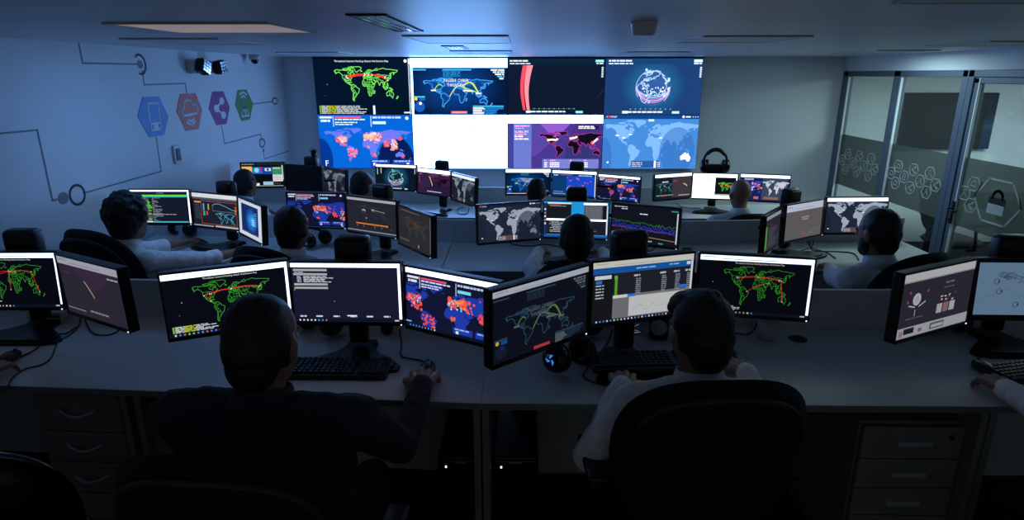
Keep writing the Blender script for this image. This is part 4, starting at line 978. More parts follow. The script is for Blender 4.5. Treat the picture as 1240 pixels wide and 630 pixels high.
SCR = {
'1a':('left-edge front monitor with a green outline map and white title bar', s_row(s_green,variant=2), .75),
'1b':('dim grey-purple front monitor with a pale streak, second from left', s_dimpurple, .62),
'1c':('front monitor with bright green map left of the dark-shirted man', s_row(s_green,variant=0), .95),
'1d':('front monitor with a dark window of grey text bars', s_term, .95),
'1e':('front monitor with orange clusters on a dark blue world map', s_row(s_fire,zoom=True), .95),
'1f':('dim front monitor titled PASSIVE CYBER THREAT MAP, angled to the right', s_row(s_passive,dim=True), .58),
'1g':('front monitor with a blue banner, table and grey chart area', s_table, .74),
'1h':('front monitor with a green map right of the short-haired man', s_row(s_green,variant=1), .62),
'1i':('dim front monitor with pale cards and a ring drawing at the right', s_cards, .62),
'1j':('pale blue monitor with line drawings at the right edge', s_iso, .62),
'2a':('middle-row monitor with green striped text beside curly hair', s_code, .95),
'2b':('middle-row monitor with orange-framed charts and small map', s_dash, .95),
'2c':('middle-row monitor with a blue glow in a pale frame', s_windows, .95),
'2d':('middle-row monitor with red dots on a dark blue map', s_row(s_fire,bar=False,zoom=True), .85),
'2e':('middle-row monitor with an orange bar under a faint map', s_orange, .8),
'2f':('dim grey middle-row monitor with a faint green map, seen side-on', s_dimmap, .6),
'2g':('middle-row monitor with a pale grey world map, left of seated man', s_row(s_fort,split=True), .8),
'2h':('middle-row monitor with several windows on sky blue', s_wins, .95),
'2i':('middle-row monitor with wavy blue, red and green lines', s_chart, .9),
'2j':('narrow side-on middle-row monitor with a green strip', s_side, .75),
'2k':('grey middle-row monitor with a pale top bar, near the glass', s_grey, .75),
'2l':('middle-row monitor with a pale world map beside the bearded man', s_row(s_fort,logo=False,bar=True), .85),
'3a':('back-row monitor with a mix of coloured pictures by the left wall', s_mix, .95),
'3b':('switched-off black monitor in the back row', s_off, 1.),
'3c':('dim back-row monitor with a grey world map below the left screens', s_fortdim, .42),
'3d':('back-row monitor with a teal globe', s_row(s_globe,wallpanel=False), .95),
'3e':('back-row monitor with a dark purple map and pale streak', s_row(s_purple,wallpanel=False), .95),
'3f':('side-on back-row monitor with a grey world map', s_row(s_fort,logo=False,bar=True), .5),
'3g':('back-row monitor with a teal glowing map and white top bar', s_row(s_passive), .95),
'3h':('back-row monitor with pink dots on a blue square', s_dots, .95),
'3i':('back-row monitor with a red and blue world map', s_row(s_fire), .95),
'3j':('back-row monitor split between a teal and a purple map', s_row(s_split,kind=0), .9),
'3k':('back-row monitor split between white page and green map', s_row(s_split,kind=1), 1.),
'3l':('back-row monitor split between orange clusters and pale map', s_row(s_split,kind=2), .9)}
def mon_mat(k):
    x,y,z,a,t_ = MON[k]
    return Matrix.Translation((x,y,z)) @ Matrix.Rotation(R(a),4,'Z') @ Matrix.Rotation(R(-t_),4,'X')
for i,k in enumerate(MON):
    lab,fn,br = SCR[k]; bz = .018 if k=='1j' else .008
    t = thing('monitor', lab, 'monitor', (0,0,0), 0, {'1':'monitors on the front row','2':'monitors on the middle row','3':'monitors on the back row'}[k[0]])
    t.matrix_world = mon_mat(k)
    MB().box((0,.006,0),(MW,.036,MH),.006).box((0,.034,0),(.24,.03,.14),.01).build('casing', M_BLACKPL, t)
    f=MB(); sw,sh=MW-2*bz,MH-2*bz-.006
    for c_,d_ in (((0,-.0145,MH/2-bz/2),(MW-.003,.007,bz)),((0,-.0145,-MH/2+(bz+.006)/2),(MW-.003,.007,bz+.006)),((-MW/2+bz/2+.001,-.0145,0),(bz-.002,.007,MH-.003)),((MW/2-bz/2-.001,-.0145,0),(bz-.002,.007,MH-.003))): f.box(c_,d_,.0015,1)
    f.build('bezel', M_GLOSSBLK, t)
    c = Canvas(sw, sh, br, .0003, (2.2,2.5,3.0)); fn(c, random.Random(11+i)); o = c.build(t, M_SCREEN); o.location=(0,-.0125,.003)
    if k!='3b': MB().box((MW/2-.012,-.0185,-MH/2+.006),(.005,.003,.004)).build('power_light', M_LED, t)
STANDS = (('1a','1b',None,'by the grey-purple monitor, left edge'),('1d','1c','1e','behind the text-window monitor'),('1g','1f','1h','behind the blue-banner monitor'),('1j','1i',None,'behind the line-drawing monitor, right edge'),
 ('2b','2a','2c','behind the orange-framed chart monitor'),('2e','2d','2f','behind the orange-bar monitor'),('2h','2g','2i','behind the sky-blue windows monitor'),('2k','2j','2l','behind the grey monitor near the glass'),
 ('3b','3a','3c','with a small plant on top, by the left wall'),('3e','3d','3f','below the blank white video wall panel'),('3h','3g','3i','below the purple video wall panel'),('3k','3j','3l','with a headset hung on top, by the bald man'))
HEADS = {}
for c_,l_,r_,lab in STANDS:
    x,y,z,a,tl = MON[c_]; dz={'1':D1,'2':D2,'3':D3}[c_[0]]
    bk = Vector((-math.sin(R(a)),math.cos(R(a)),0)); p = Vector((x,y,0))+bk*.115
    if c_=='3b': p = Vector((x,y,0))+bk*.125
    t = thing('monitor_stand', 'black monitor stand '+lab, 'monitor stand', (p.x,p.y,dz), R(a), 'black multi-monitor stands')
    T = (Matrix.Translation((p.x,p.y,dz))@Matrix.Rotation(R(a),4,'Z')).inverted()
    bs=[(-.06,.06),(.06,.06),(.065,-.02),(.09,-.07),(.16,-.125),(.20,-.17),(.195,-.205),(.14,-.22),(-.14,-.22),(-.195,-.205),(-.20,-.17),(-.16,-.125),(-.09,-.07),(-.065,-.02)]
    bm_=MB().prism(bs[::1],0,.014); bm_.prism([(q[0]*.9,q[1]*.93) for q in bs],.014,.022); bm_.build('base', M_BLACKMT, t)
    mz=z-dz
    MB().box((0,.0,(mz+.1)/2+.02),(.075,.05,mz+.06),.012,3).build('column', M_BLACKMT, t)
    MB().box((0,.0,mz+.135),(.14,.085,.13),.026,4).build('head_cover', M_BLACKPL, t); HEADS[c_]=(p.x,p.y,dz+mz+.2,a)
    MB().tube([(0,-.02,mz),(0,-.068,mz)],.028,12).build('mount_plate', M_BLACKMT, t)
    for s in (l_,r_):
        if not s: continue
        e = T @ (mon_mat(s) @ Vector((0,.048,0))); e2 = T @ (mon_mat(s) @ Vector((0,.085,0))); sg = 1 if e.x>0 else -1
        MB().tube([(sg*.03,.01,mz),(e2.x*.55,.02,(mz+e2.z)/2),tuple(e2),tuple(e)],.013,10).build('arm', M_BLACKMT, t)

# ------------------------------------------------------------------ office chairs
def spow(v,e): return math.copysign(abs(v)**e, v)
def pad_mesh(mb, hw, hh, thick, e=.62, curve=.07, zc=0., n=44, rings=7, M=None, bottom_narrow=.12):
    """rounded padded slab in local XZ, facing +Y, curled forward at its sides"""
    vs=[]; fs=[]
    def P(rr,a,sg):
        x=spow(math.cos(a),e)*hw*rr; z=spow(math.sin(a),e)*hh*rr
        x*=1-bottom_narrow*max(0,-z/hh)
        pf=(1-rr**5)
        return (x, curve*(x/hw)**2 + sg*(thick*.5*(.35+.65*pf) if rr<1 else 0), zc+z)
    for sg in (1,-1):
        b=len(vs); vs.append(P(0,0,sg))
        for k in range(1,rings+1):
            rr=(k/rings)**.75
            for j in range(n): vs.append(P(min(rr,1-.0*k),2*PI*j/n,sg))
        for j in range(n):
            f=[b,b+1+j,b+1+(j+1)%n]; fs.append(f if sg<0 else f[::-1])
        for k in range(rings-1):
            for j in range(n):
                a0=b+1+k*n+j; a1=b+1+k*n+(j+1)%n; f=[a0,a0+n,a1+n,a1]; fs.append(f if sg<0 else f[::-1])
    mb.add(vs,fs,0,True,M); return P
def make_chair(kind='fabric', top=1.08, hw=.26):
    t = thing('office_chair','','office chair'); m = M_LEATHER if kind=='leather' else M_FABRIC
    s=MB(); pad_mesh(s,.25,.24,.10,.55,.0,0,M=Matrix.Translation((0,.02,.39))@Matrix.Rotation(R(-90),4,'X')); s.build('seat',m,t)
    z0=.46; hh=(top-z0)/2; T=Matrix.Translation((0,-.235,z0+hh))@Matrix.Rotation(R(8),4,'X')
    b=MB(); P=pad_mesh(b,hw,hh,.085,.8,.075,M=T); bk=b.build('backrest',m,t)
    pts=[T@Vector(P(.86,R(12+156*i/24),-1))+Vector((0,-.012,0)) for i in range(25)]
    if kind=='leather':
        pts=[T@Vector(P(1.0,R(-40+260*i/40),-1)) for i in range(41)]; MB().tube(pts,.010,8).build('polished_rim',M_SMOKE,t)
    else: MB().tube(pts,.009,6).build('piping',M_TRIMGREY,bk)
    sp=MB(); sp.box((0,-.25,.42),(.07,.03,.3),.008); sp.box((0,-.12,.305),(.09,.28,.02),.006); sp.build('back_support',M_BLACKMT,t)
    for sx in (-1,1):
        a=MB(); a.tube([(sx*.2,.04,.33),(sx*.29,.03,.36),(sx*.305,.0,.48),(sx*.305,-.02,.60)],.016,8); ar=a.build('armrest_post',M_CHROME if kind=='leather' else M_BLACKMT,t)
        MB().box((sx*.305,.03,.615),(.075,.26,.032),.014,3).build('armrest_pad',M_BLACKPL,ar)
    MB().lathe([(0,.33),(.05,.33),(.05,.30),(.028,.29),(.028,.18),(.04,.17),(.04,.08),(0,.08)],16).build('gas_lift',M_BLACKMT,t)
    bb=MB()
    for i in range(5):
        a=2*PI*i/5+.3; bb.tube([(0,0,.12),(.16*math.cos(a),.16*math.sin(a),.105),(.3*math.cos(a),.3*math.sin(a),.075)],[.03,.024,.016],8)
    bs=bb.build('star_base',M_CHROME if kind=='leather' else M_BLACKMT,t)
    for i in range(5):
        a=2*PI*i/5+.3; c=MB(); c.tube([(.3*math.cos(a)-.02*math.sin(a),.3*math.sin(a)+.02*math.cos(a),.028),(.3*math.cos(a)+.02*math.sin(a),.3*math.sin(a)-.02*math.cos(a),.028)],.028,12); c.build('caster',M_BLACKPL,bs)
    return t
CHAIRS = {}
def chair(label, x, y, floor, yaw, kind='fabric', top=1.08, hw=.26):
    key=(kind,top,hw)
    if key not in CHAIRS: t=make_chair(*key); CHAIRS[key]=t
    else: t=copy_tree(CHAIRS[key])
    t.location=(x,y,floor+.001); t.rotation_euler=(0,0,R(yaw)); t['label']=label; t['category']='office chair'; t['group']='black office chairs'
    return t

chair('black office chair behind the glass, near the meeting table', 4.45,5.3,0,-90,top=1.0)
chair('black office chair behind the glass door frame', 4.45,6.4,0,-80,top=1.0)
# ------------------------------------------------------------------ people
from mathutils import noise as mnoise
def capsule(mb, a, b, ra, rb, n=12, k=4):
    a=Vector(a); b=Vector(b); d=(b-a); L=max(d.length,1e-5); d=d/L
    pts=[];rs=[]
    for i in range(k+1):
        th=PI/2*(1-i/k); pts.append(a-d*ra*math.sin(th)); rs.append(max(ra*math.cos(th),1e-4))
    for i in range(k+1):
        th=PI/2*i/k; pts.append(b+d*rb*math.sin(th)); rs.append(max(rb*math.cos(th),1e-4))
    mb.tube(pts,rs,n)
def remesh(mb, vox, smooth=4):
    o = mb.build('blank', M_SKIN, fix=False)
    r=o.modifiers.new('r','REMESH'); r.mode='VOXEL'; r.voxel_size=vox; r.use_smooth_shade=True
    s=o.modifiers.new('s','SMOOTH'); s.factor=.5; s.iterations=smooth
    dg=bpy.context.evaluated_depsgraph_get(); dg.update()
    me=bpy.data.meshes.new_from_object(o.evaluated_get(dg)); old=o.data
    bpy.data.objects.remove(o); bpy.data.meshes.remove(old)
    return me
def hand(mb, w, tgt, side, curl=1., up=Vector((0,0,1)), k_=1.):
    """side +1 right hand, -1 left; w wrist, tgt = point under the knuckles"""
    d=(Vector(tgt)-Vector(w)); d.normalize(); s=d.cross(up).normalized()*side; n=s.cross(d)*side; n.normalize()   # s points to the little finger
    w=Vector(w); kn=[]
    for i,(off,fw) in enumerate(((-.036,.086),(-.012,.092),(.012,.088),(.034,.078))):
        k=w+(d*fw+s*off+n*(.012-.006*abs(i-1.3)))*k_; kn.append(k); capsule(mb,w+(s*off*.55+d*.008)*k_,k,.016*k_,.0125*k_)
    mb.ell(tuple(w+d*.05*k_),(.03*k_,.03*k_,.018*k_),14,8)
    for i,(k,seg,r_) in enumerate(zip(kn,((.043,.026,.021),(.047,.030,.022),(.044,.028,.021),(.034,.021,.018)),(.0088,.009,.0086,.0076))):
        p=k; ang=0; sp=(i-1.4)*R(6)
        for j,L in enumerate(seg):
            ang+=R((22,30,22)[j])*curl*(1+.12*i)
            q=p+((d*math.cos(sp)+s*math.sin(sp))*math.cos(ang)*L - n*math.sin(ang)*L)*k_
            capsule(mb,p,q,r_*(1-.07*j)*k_,r_*(1-.07*(j+1))*k_,10,3); p=q
    t0=w+(d*.02-s*.022)*k_; t1=t0+(d*.034-s*.03-n*.008)*k_; t2=t1+(d*.032-s*.008-n*.008)*k_; t3=t2+(d*.024+s*.004-n*.006)*k_
    capsule(mb,t0,t1,.017*k_,.012*k_); capsule(mb,t1,t2,.0115*k_,.010*k_); capsule(mb,t2,t3,.010*k_,.0085*k_)
def ik(S_, T_, l1, l2, hint):
    d=T_-S_; L=d.length
    if L>(l1+l2)*.995: k=L/((l1+l2)*.995); l1*=k; l2*=k
    u=d/L; a=(l1*l1-l2*l2+L*L)/(2*L); h=math.sqrt(max(l1*l1-a*a,0)); p=hint-u*hint.dot(u); p.normalize()
    return S_+u*a+p*h
def person(label, head, floor, yaw, lean=.0, hyaw=0, hpitch=12, hands=None, shirt=M_WHITESH, sleeve='long', hair='short', w=1., vox=.009, group=None, curl=1., elbow=(.5,-.3,-1.), hscale=1., desk=None, shz=.232, hk=1.05, al=1., beard=False):
    w=w*1.1
    head=Vector(head); hz=head.z-floor
    t = thing('person', label, 'person', (head.x,head.y,floor), R(yaw), group)
    inv=(Matrix.Translation((head.x,head.y,floor))@Matrix.Rotation(R(yaw),4,'Z')).inverted()
    V=lambda *a:Vector(a)
    prims=[]   # (kind, data..., tag)
    mb=MB()
    def cap(a,b,ra,rb,tag_): prims.append((np.array(a),np.array(b),ra,rb,tag_)); capsule(mb,a,b,ra,rb,16,5)
    def ell(c,ax,tag_): prims.append((np.array(c),None,np.array(ax),0,tag_)); mb.ell(c,ax,24,16)
    py=-.12-lean; pz=.49
    nb=V(0,-.05,hz-.155); ch=V(0,-.055-lean*.35,hz-.33); ab=V(0,(py+ch.y)/2-.01,(pz+ch.z)/2)
    ell((0,py,pz),(.175*w,.13,.125),'trousers')
    ell(tuple(ab),(.150*w,.125*min(w,1.25),.20),'shirt'); ell(tuple(ch),(.17*w,.112*min(w,1.2),.19),'shirt')
    sh={}
    for s in (-1,1):
        sh[s]=V(s*.178*w,-.045-lean*.25,hz-shz)
        cap((s*.05,ch.y+.01,hz-.235),tuple(sh[s]),.075,.066,'shirt'); cap((s*.015,nb.y,hz-.175),(s*.13*w,sh[s].y,hz-shz+.025),.05,.046,'shirt')
    cap((0,nb.y-.015,hz-.21),(0,-.012,hz-.07),.058,.053,'skin')
    # head
    HM=Matrix.Translation((0,0,hz))@Matrix.Rotation(R(hyaw),4,'Z')@Matrix.Rotation(R(-hpitch),4,'X')@Matrix.Scale(hscale,4)
    def hell(c,ax):
        k=len(mb.v); mb.ell(c,ax,22,14,M=HM); p=HM@Vector(c); prims.append((np.array(p),None,np.array(ax),0,'skin'))
    def hcap(a,b,ra,rb): 
        a=HM@Vector(a); b=HM@Vector(b); cap(tuple(a),tuple(b),ra,rb,'skin')
    hell((0,-.012,.025),(.074,.094,.088)); hell((0,.032,-.03),(.062,.062,.082)); hell((0,.048,-.082),(.042,.042,.034)); hell((0,.01,-.06),(.06,.06,.05))
    hcap((0,.088,.0),(0,.108,-.036),.010,.014); hcap((-.012,.1,-.04),(.012,.1,-.04),.009,.009); hcap((-.02,.088,-.066),(.02,.088,-.066),.008,.008); hcap((-.018,.087,-.076),(.018,.087,-.076),.008,.008); hcap((-.035,.083,.022),(.035,.083,.022),.011,.011)
    for s in (-1,1): hell((s*.077,-.008,-.012),(.011,.02,.033))
    if beard:
        g=MB(); g.ell((0,.046,-.080),(.052,.050,.040),20,12)
        for sx in (-1,1): g.ell((sx*.050,.026,-.050),(.018,.034,.045),12,8)
        bm_=remesh(g,.005,3); bm_.transform(HM); bo_=bpy.data.objects.new('beard',bm_); link(bo_,t); bm_.materials.clear(); bm_.materials.append(M_HAIR)
    # legs (under the desk)
    for s in (-1,1):
        hp=V(s*.09*w,py+.02,.485); kn=V(s*.13,py+.46,.50); an=V(s*.12,py+.50,.09); 
        cap(tuple(hp),tuple(kn),.082*min(w,1.15),.06,'trousers'); cap(tuple(kn),tuple(an),.056,.04,'trousers'); cap((an.x,an.y-.02,.055),(an.x*1.1,an.y+.15,.04),.042,.034,'shoe')
    # arms
    hm=MB(); wr={}
    for s,key in ((-1,'L'),(1,'R')):
        if hands and key in hands: T=inv@Vector(hands[key])
        else: T=V(s*.17,.36,(desk or .74)+.03-floor)
        rest=T.z; d2=T-sh[s]; d2.z=0; d2.normalize(); d2=(d2+V(-s*.25,.6,0)).normalized()
        W=T-d2*.088*hk+V(0,0,.012)
        e=ik(sh[s],W,.30*al,.265*al,V(s*elbow[0],elbow[1],elbow[2]))
        cap(tuple(sh[s]),tuple(e),.060,.049,'shirt'); m_=e+(W-e)*.32; 
        cap(tuple(e),tuple(m_),.044,.041,'shirt'); cap(tuple(m_),tuple(W),.041 if sleeve=='long' else .036,.032 if sleeve=='long' else .027,'shirt' if sleeve=='long' else 'skin')
        fd=(W-e).normalized()
        if sleeve=='long': cap(tuple(W-fd*.01),tuple(W+d2*.03),.027,.026,'skin')
        hand(hm,W+V(0,0,.004),T,s,curl,k_=hk); wr[s]=(W,fd,m_)
    me=remesh(mb,vox); hme=remesh(hm,.0036 if vox>.007 else .0030,2)
    bm=bmesh.new(); bm.from_mesh(me); nbody=len(bm.faces); bm.from_mesh(hme); bm.faces.ensure_lookup_table(); bm.normal_update()
    # which garment covers each face
    cen=np.array([f.calc_center_median()[:] for f in bm.faces[:nbody]]); best=np.full(len(cen),9.); tg=np.zeros(len(cen),int); names=['skin','shirt','trousers','shoe']
    for a,b,ra,rb,tn in prims:
        if b is None: q=(cen-a)/ra; dd=(np.linalg.norm(q,axis=1)-1)*ra.min()
        else:
            ab_=b-a; tt=np.clip(((cen-a)@ab_)/(ab_@ab_),0,1); dd=np.linalg.norm(cen-(a+tt[:,None]*ab_),axis=1)-(ra+(rb-ra)*tt)
        m=dd<best; best[m]=dd[m]; tg[m]=names.index(tn)
    def garment(which,off,extra=None,wr_=0.,sd=0):
        idx=[i for i in range(nbody) if tg[i]==which and (not sd or cen[i][0]*sd>0)]; vm={}; vs=[]; fs=[]
        for i in idx:
            f=[]
            for v in bm.faces[i].verts:
                if v.index not in vm:
                    vm[v.index]=len(vs); o_=off
                    if wr_: o_+=wr_*mnoise.noise(Vector((v.co.x*14+head.x*9,v.co.y*14,v.co.z*9)))+wr_*.7*mnoise.noise(v.co*31)
                    vs.append(v.co+v.normal*max(o_,.0015))
                f.append(vm[v.index])
            fs.append(f)
        g=MB(); g.add(vs,fs,0,True)
        if extra: extra(g)
        return g
    bm.verts.index_update()
    def collar(g):
        T=Matrix.Translation((0,nb.y+.008,hz-.142))@Matrix.Rotation(R(-14),4,'X')@Matrix.Scale(1.04,4)
        g.lathe([(.088,-.034),(.079,.0),(.069,.03),(.064,.031),(.066,0),(.075,-.034)],26,M=T)
        for s in (-1,1):
            W,fd,m_=wr[s]; q=fd.to_track_quat('Z','Y').to_matrix().to_4x4()
            if sleeve=='long': g.lathe([(.034,-.05),(.037,-.045),(.036,.012),(.031,.012),(.031,-.05)],18,M=Matrix.Translation(W)@q)
            else: g.lathe([(.046,-.035),(.050,-.03),(.049,.03),(.043,.032),(.041,-.035)],20,M=Matrix.Translation(m_)@q)
    body=bpy.data.meshes.new('body'); bm.to_mesh(body)
    bo=bpy.data.objects.new('body',body); link(bo,t); body.materials.clear(); body.materials.append(M_SKIN); body.polygons.foreach_set('use_smooth',[True]*len(body.polygons))
    garment(1,.006,collar,.006).build('shirt',shirt,t,fix=False); garment(2,.005,None,.004).build('trousers',M_TROUS,t,fix=False); [garment(3,.004,sd=q_).build('shoe',M_BLACKPL,t,fix=False) for q_ in (-1,1)]
    bm.free()
    for s in (-1,1): ey=MB(); ey.ell((s*.03,.082,.0),(.012,.012,.012),12,8,M=HM); ey.build('eye',M_EYE,t,fix=False)
    if hair!='bald':
        g=MB(); k_={'short':.0,'curly':.020,'side':.004,'close':-.003}[hair]; rr=random.Random(int(head.x*1000))
        g.ell((0,-.026,.032),(.081+k_,.089+k_,.089+k_),28,18); g.ell((0,-.052,-.008),(.073+k_*.8,.060+k_*.7,.075+k_*.3),22,14); g.ell((0,-.05,-.045),(.066+k_*.6,.050+k_*.5,.068+k_*.3),22,14)
        for sx in (-1,1): g.ell((sx*.062,-.022,-.004),(.021+k_*.4,.040,.05),14,10)
        if hair=='side':
            g.ell((-.004,.022,.088),(.064,.062,.036),20,12); g.ell((-.02,.05,.072),(.046,.034,.030),16,10); g.ell((.01,-.01,.105),(.055,.065,.024),16,8)
        if hair=='curly':
            for _ in range(150):
                a=rr.uniform(-PI,PI); e=R(rr.uniform(-50,88)); dr=Vector((math.sin(a)*math.cos(e),math.cos(a)*math.cos(e),math.sin(e)))
                if dr.y>.25 and dr.z<.42: continue
                c_=Vector((dr.x*.098,-.026+dr.y*.104,.026+dr.z*.106)); r_=rr.uniform(.012,.020); g.ell(tuple(c_),(r_,r_,r_),8,6)
        hm_=remesh(g,.0045 if vox<.007 else .006,3 if hair!='curly' else 1); bh=bmesh.new(); bh.from_mesh(hm_); bh.normal_update(); am=.0028 if hair!='curly' else .003
        for v in bh.verts: v.co+=v.normal*(mnoise.noise(Vector((v.co.x*70+head.x,v.co.y*26,v.co.z*26)))*am+mnoise.noise(v.co*16+head)*am)
        for v in bh.verts: v.co=HM@v.co
        bh.to_mesh(hm_); bh.free(); ho=bpy.data.objects.new('hair',hm_); link(ho,t); hm_.materials.clear(); hm_.materials.append(M_CURLY if hair=='curly' else M_HAIR); hm_.polygons.foreach_set('use_smooth',[True]*len(hm_.polygons))
    return t
def seat_for(label, head, floor, yaw, lean, top=1.08, back=.02, **k):
    o=Vector((0,-.05-lean-back,0)); o.rotate(Matrix.Rotation(R(yaw),3,'Z'))
    return chair(label, head[0]+o.x, head[1]+o.y, floor, yaw, top=top, **k)

# front row
hA=at_z(320,413,1.385); LA=-.05
person('man in a dark navy shirt, hand on a mouse, seen from behind', hA, F1, -3, LA, hyaw=-6, hpitch=14, hands={'R':at_z(515,454,.985),'L':at_z(330,468,.965)}, shirt=M_NAVYSH, hair='close', w=1.2, vox=.0065, curl=1.1, elbow=(.15,-.3,-1.), hscale=1.1, shz=.205, hk=1.22, al=1.14)
seat_for('black office chair under the man in the dark navy shirt', hA, F1, -3, LA, top=1.07, back=.06, hw=.30)
hB=at_z(846,402,1.285); LB=-.06
person('short-haired man in a white shirt at the blue-banner monitor', hB, F1, 3, LB, hyaw=16, hpitch=14, hands={'L':at_z(753,456,.985),'R':at_z(890,440,.985)}, hair='side', vox=.0065, curl=1.2, elbow=(.55,-.4,-.9), hscale=1.06, hk=1.12)
seat_for('black office chair with wide rounded back, under the short-haired man', hB, F1, 3, LB, top=1.06, back=.0, hw=.295)
hC=Vector((1.83,1.46,1.36))
pC=person('person in a white shirt at the right edge, hand on a mouse', hC, F1, 6, -.02, hands={'L':at_z(1199,460,.985),'R':Vector((2.2,2.0,.98))}, vox=.0075, curl=1.1, elbow=(.1,-.3,-1.), hk=1.12)
seat_for('black office chair under the person at the right edge', hC, F1, 6, -.02, top=1.08)
hD=Vector((-2.20,1.66,1.36))
person('person at the left edge of the front row with one hand on a mouse', hD, F1, 0, -.02, hands={'R':at_z(0,442,.985),'L':Vector((-2.4,2.1,.98))}, vox=.0075, curl=.8)
seat_for('black office chair under the person at the left edge', hD, F1, 0, -.02, top=1.0)
chair('empty black leather chair with chrome rim, nearest the viewer at the left', -1.44, 1.45, F1, 14, 'leather', 1.03, .27)
# middle row
hE=at_z(157,264,1.245)
person('curly-haired person in a white shirt, arm stretched along the desk', hE, F2, -32, .02, hyaw=22, hpitch=10, hands={'R':at_z(298,303,D2+.03),'L':at_z(238,291,D2+.03)}, sleeve='rolled', hair='curly', curl=.7, elbow=(.8,-.1,-.6), hscale=1.1, shz=.22)
chair('black office chair under the curly-haired person', -2.30, 3.53, F2, -16, top=1.15, hw=.28)
hF=at_z(355,276,1.215)
person('dark-haired man in a white shirt facing the red-dotted map monitor', hF, F2, -18, -.03, hyaw=8, hpitch=8, hair='short', desk=D2, hscale=1.08)
seat_for('black office chair under the man facing the red-dotted map', hF, F2, -18, -.03, top=1.09)
hG=at_z(698,289,1.215)
person('dark-haired man in a white shirt at the sky-blue windows monitor', hG, F2, 0, -.03, hpitch=12, hair='short', desk=D2, hscale=1.1, hands={'L':at_z(655,303,D2+.03),'R':at_z(726,303,D2+.03)}, elbow=(1.2,-.3,-.35))
seat_for('black office chair under the man at the sky-blue windows monitor', hG, F2, 0, -.03, top=1.10)
hH=at_z(1062,282,1.235)
person('bearded man in a white shirt beside the glass partition', hH, F2, 20, -.03, hyaw=4, hpitch=12, hair='short', beard=True, desk=D2, hscale=1.1, hands={'L':at_z(1000,322,D2+.03)}, elbow=(.9,-.3,-.5))
seat_for('black office chair under the bearded man', hH, F2, 20, -.03, top=1.11, hw=.29)
# back row
hI=at_z(298,222,1.12)
person('dark-haired man in a white shirt at the coloured pictures monitor, back row', hI, F3, -28, .0, hyaw=12, hair='short', desk=D3, hscale=1.05, vox=.010)
seat_for('black office chair under the man at the coloured pictures monitor', hI, F3, -28, .0, top=.98)
hJ=at_z(440,226,1.10)
person('dark-haired person just left of the teal globe monitor, back row', hJ, F3, -20, -.02, hair='short', desk=D3, vox=.010, hyaw=-14, hscale=1.12)
seat_for('black office chair under the person by the teal globe monitor', hJ, F3, -20, -.02, top=.98)
hK=at_z(650,233,1.08)
person('dark-haired person at the teal map monitor, back row', hK, F3, -10, -.02, hair='short', desk=D3, vox=.010, hyaw=-8)
seat_for('black office chair under the person at the teal map monitor', hK, F3, -10, -.02, top=.95)
hL=at_z(896,235,1.12)
person('bald man in a white shirt in the back row', hL, F3, 4, -.02, hair='bald', desk=D3, vox=.010, hscale=1.05)
seat_for('black office chair under the bald man', hL, F3, 4, -.02, top=1.03)

# ------------------------------------------------------------------ things on the desks
def keyboard(label,x,y,z,rz):
    t=thing('keyboard',label,'keyboard',(x,y,z),R(rz),'black keyboards on the front desks')
    MB().box((0,0,.011),(.45,.15,.02),.006).build('body',M_BLACKPL,t)
    k=MB(); k2=MB()
    for r_ in range(6):
        for c in range(21):
            if c in (15,): continue
            (k if c<15 else k2).box((-.209+c*.0209,.058-r_*.0225,.025),(.0172,.0178,.010),.002,1)
    k.build('keys',M_KEYS,t,fix=False); k2.build('number_keys',M_KEYS,t,fix=False); MB().box((.19,.07,.022),(.004,.004,.002)).build('indicator_light',M_LED,t)
q=at_z(402,450,D1); keyboard('black keyboard in front of the man in the dark shirt',q.x,q.y,D1+.0005,0)
q=at_z(783,448,D1); keyboard('black keyboard under the left hand of the short-haired man',q.x,q.y,D1+.024,4)
q=at_z(1262,452,D1); keyboard('black keyboard at the right edge by the white sleeve',q.x,q.y,D1+.0005,14)
def mouse(label,p,dz,rz=0):
    t=thing('computer_mouse',label,'computer mouse',(p.x,p.y,dz+.0005),R(rz),'computer mice on the front desks')
    m=MB(); m.ell((0,0,.014),(.031,.056,.022),20,12)
    for v in m.v: v.z=max(v.z,0)
    m.build('shell',M_BLACKPL,t); MB().tube([(0,.03,.033),(0,.042,.029)],.005,8).build('wheel',M_TRIMGREY,t)
mouse('black mouse under the hand of the dark-shirted man',at_z(518,450,D1),D1,5)
mouse('black mouse under the right hand of the short-haired man',at_z(884,434,D1),D1,-5)
mouse('black mouse under the hand at the right edge',at_z(1190,449,D1),D1,0)
mouse('black mouse under the hand at the left edge',at_z(12,437,D1),D1,0)
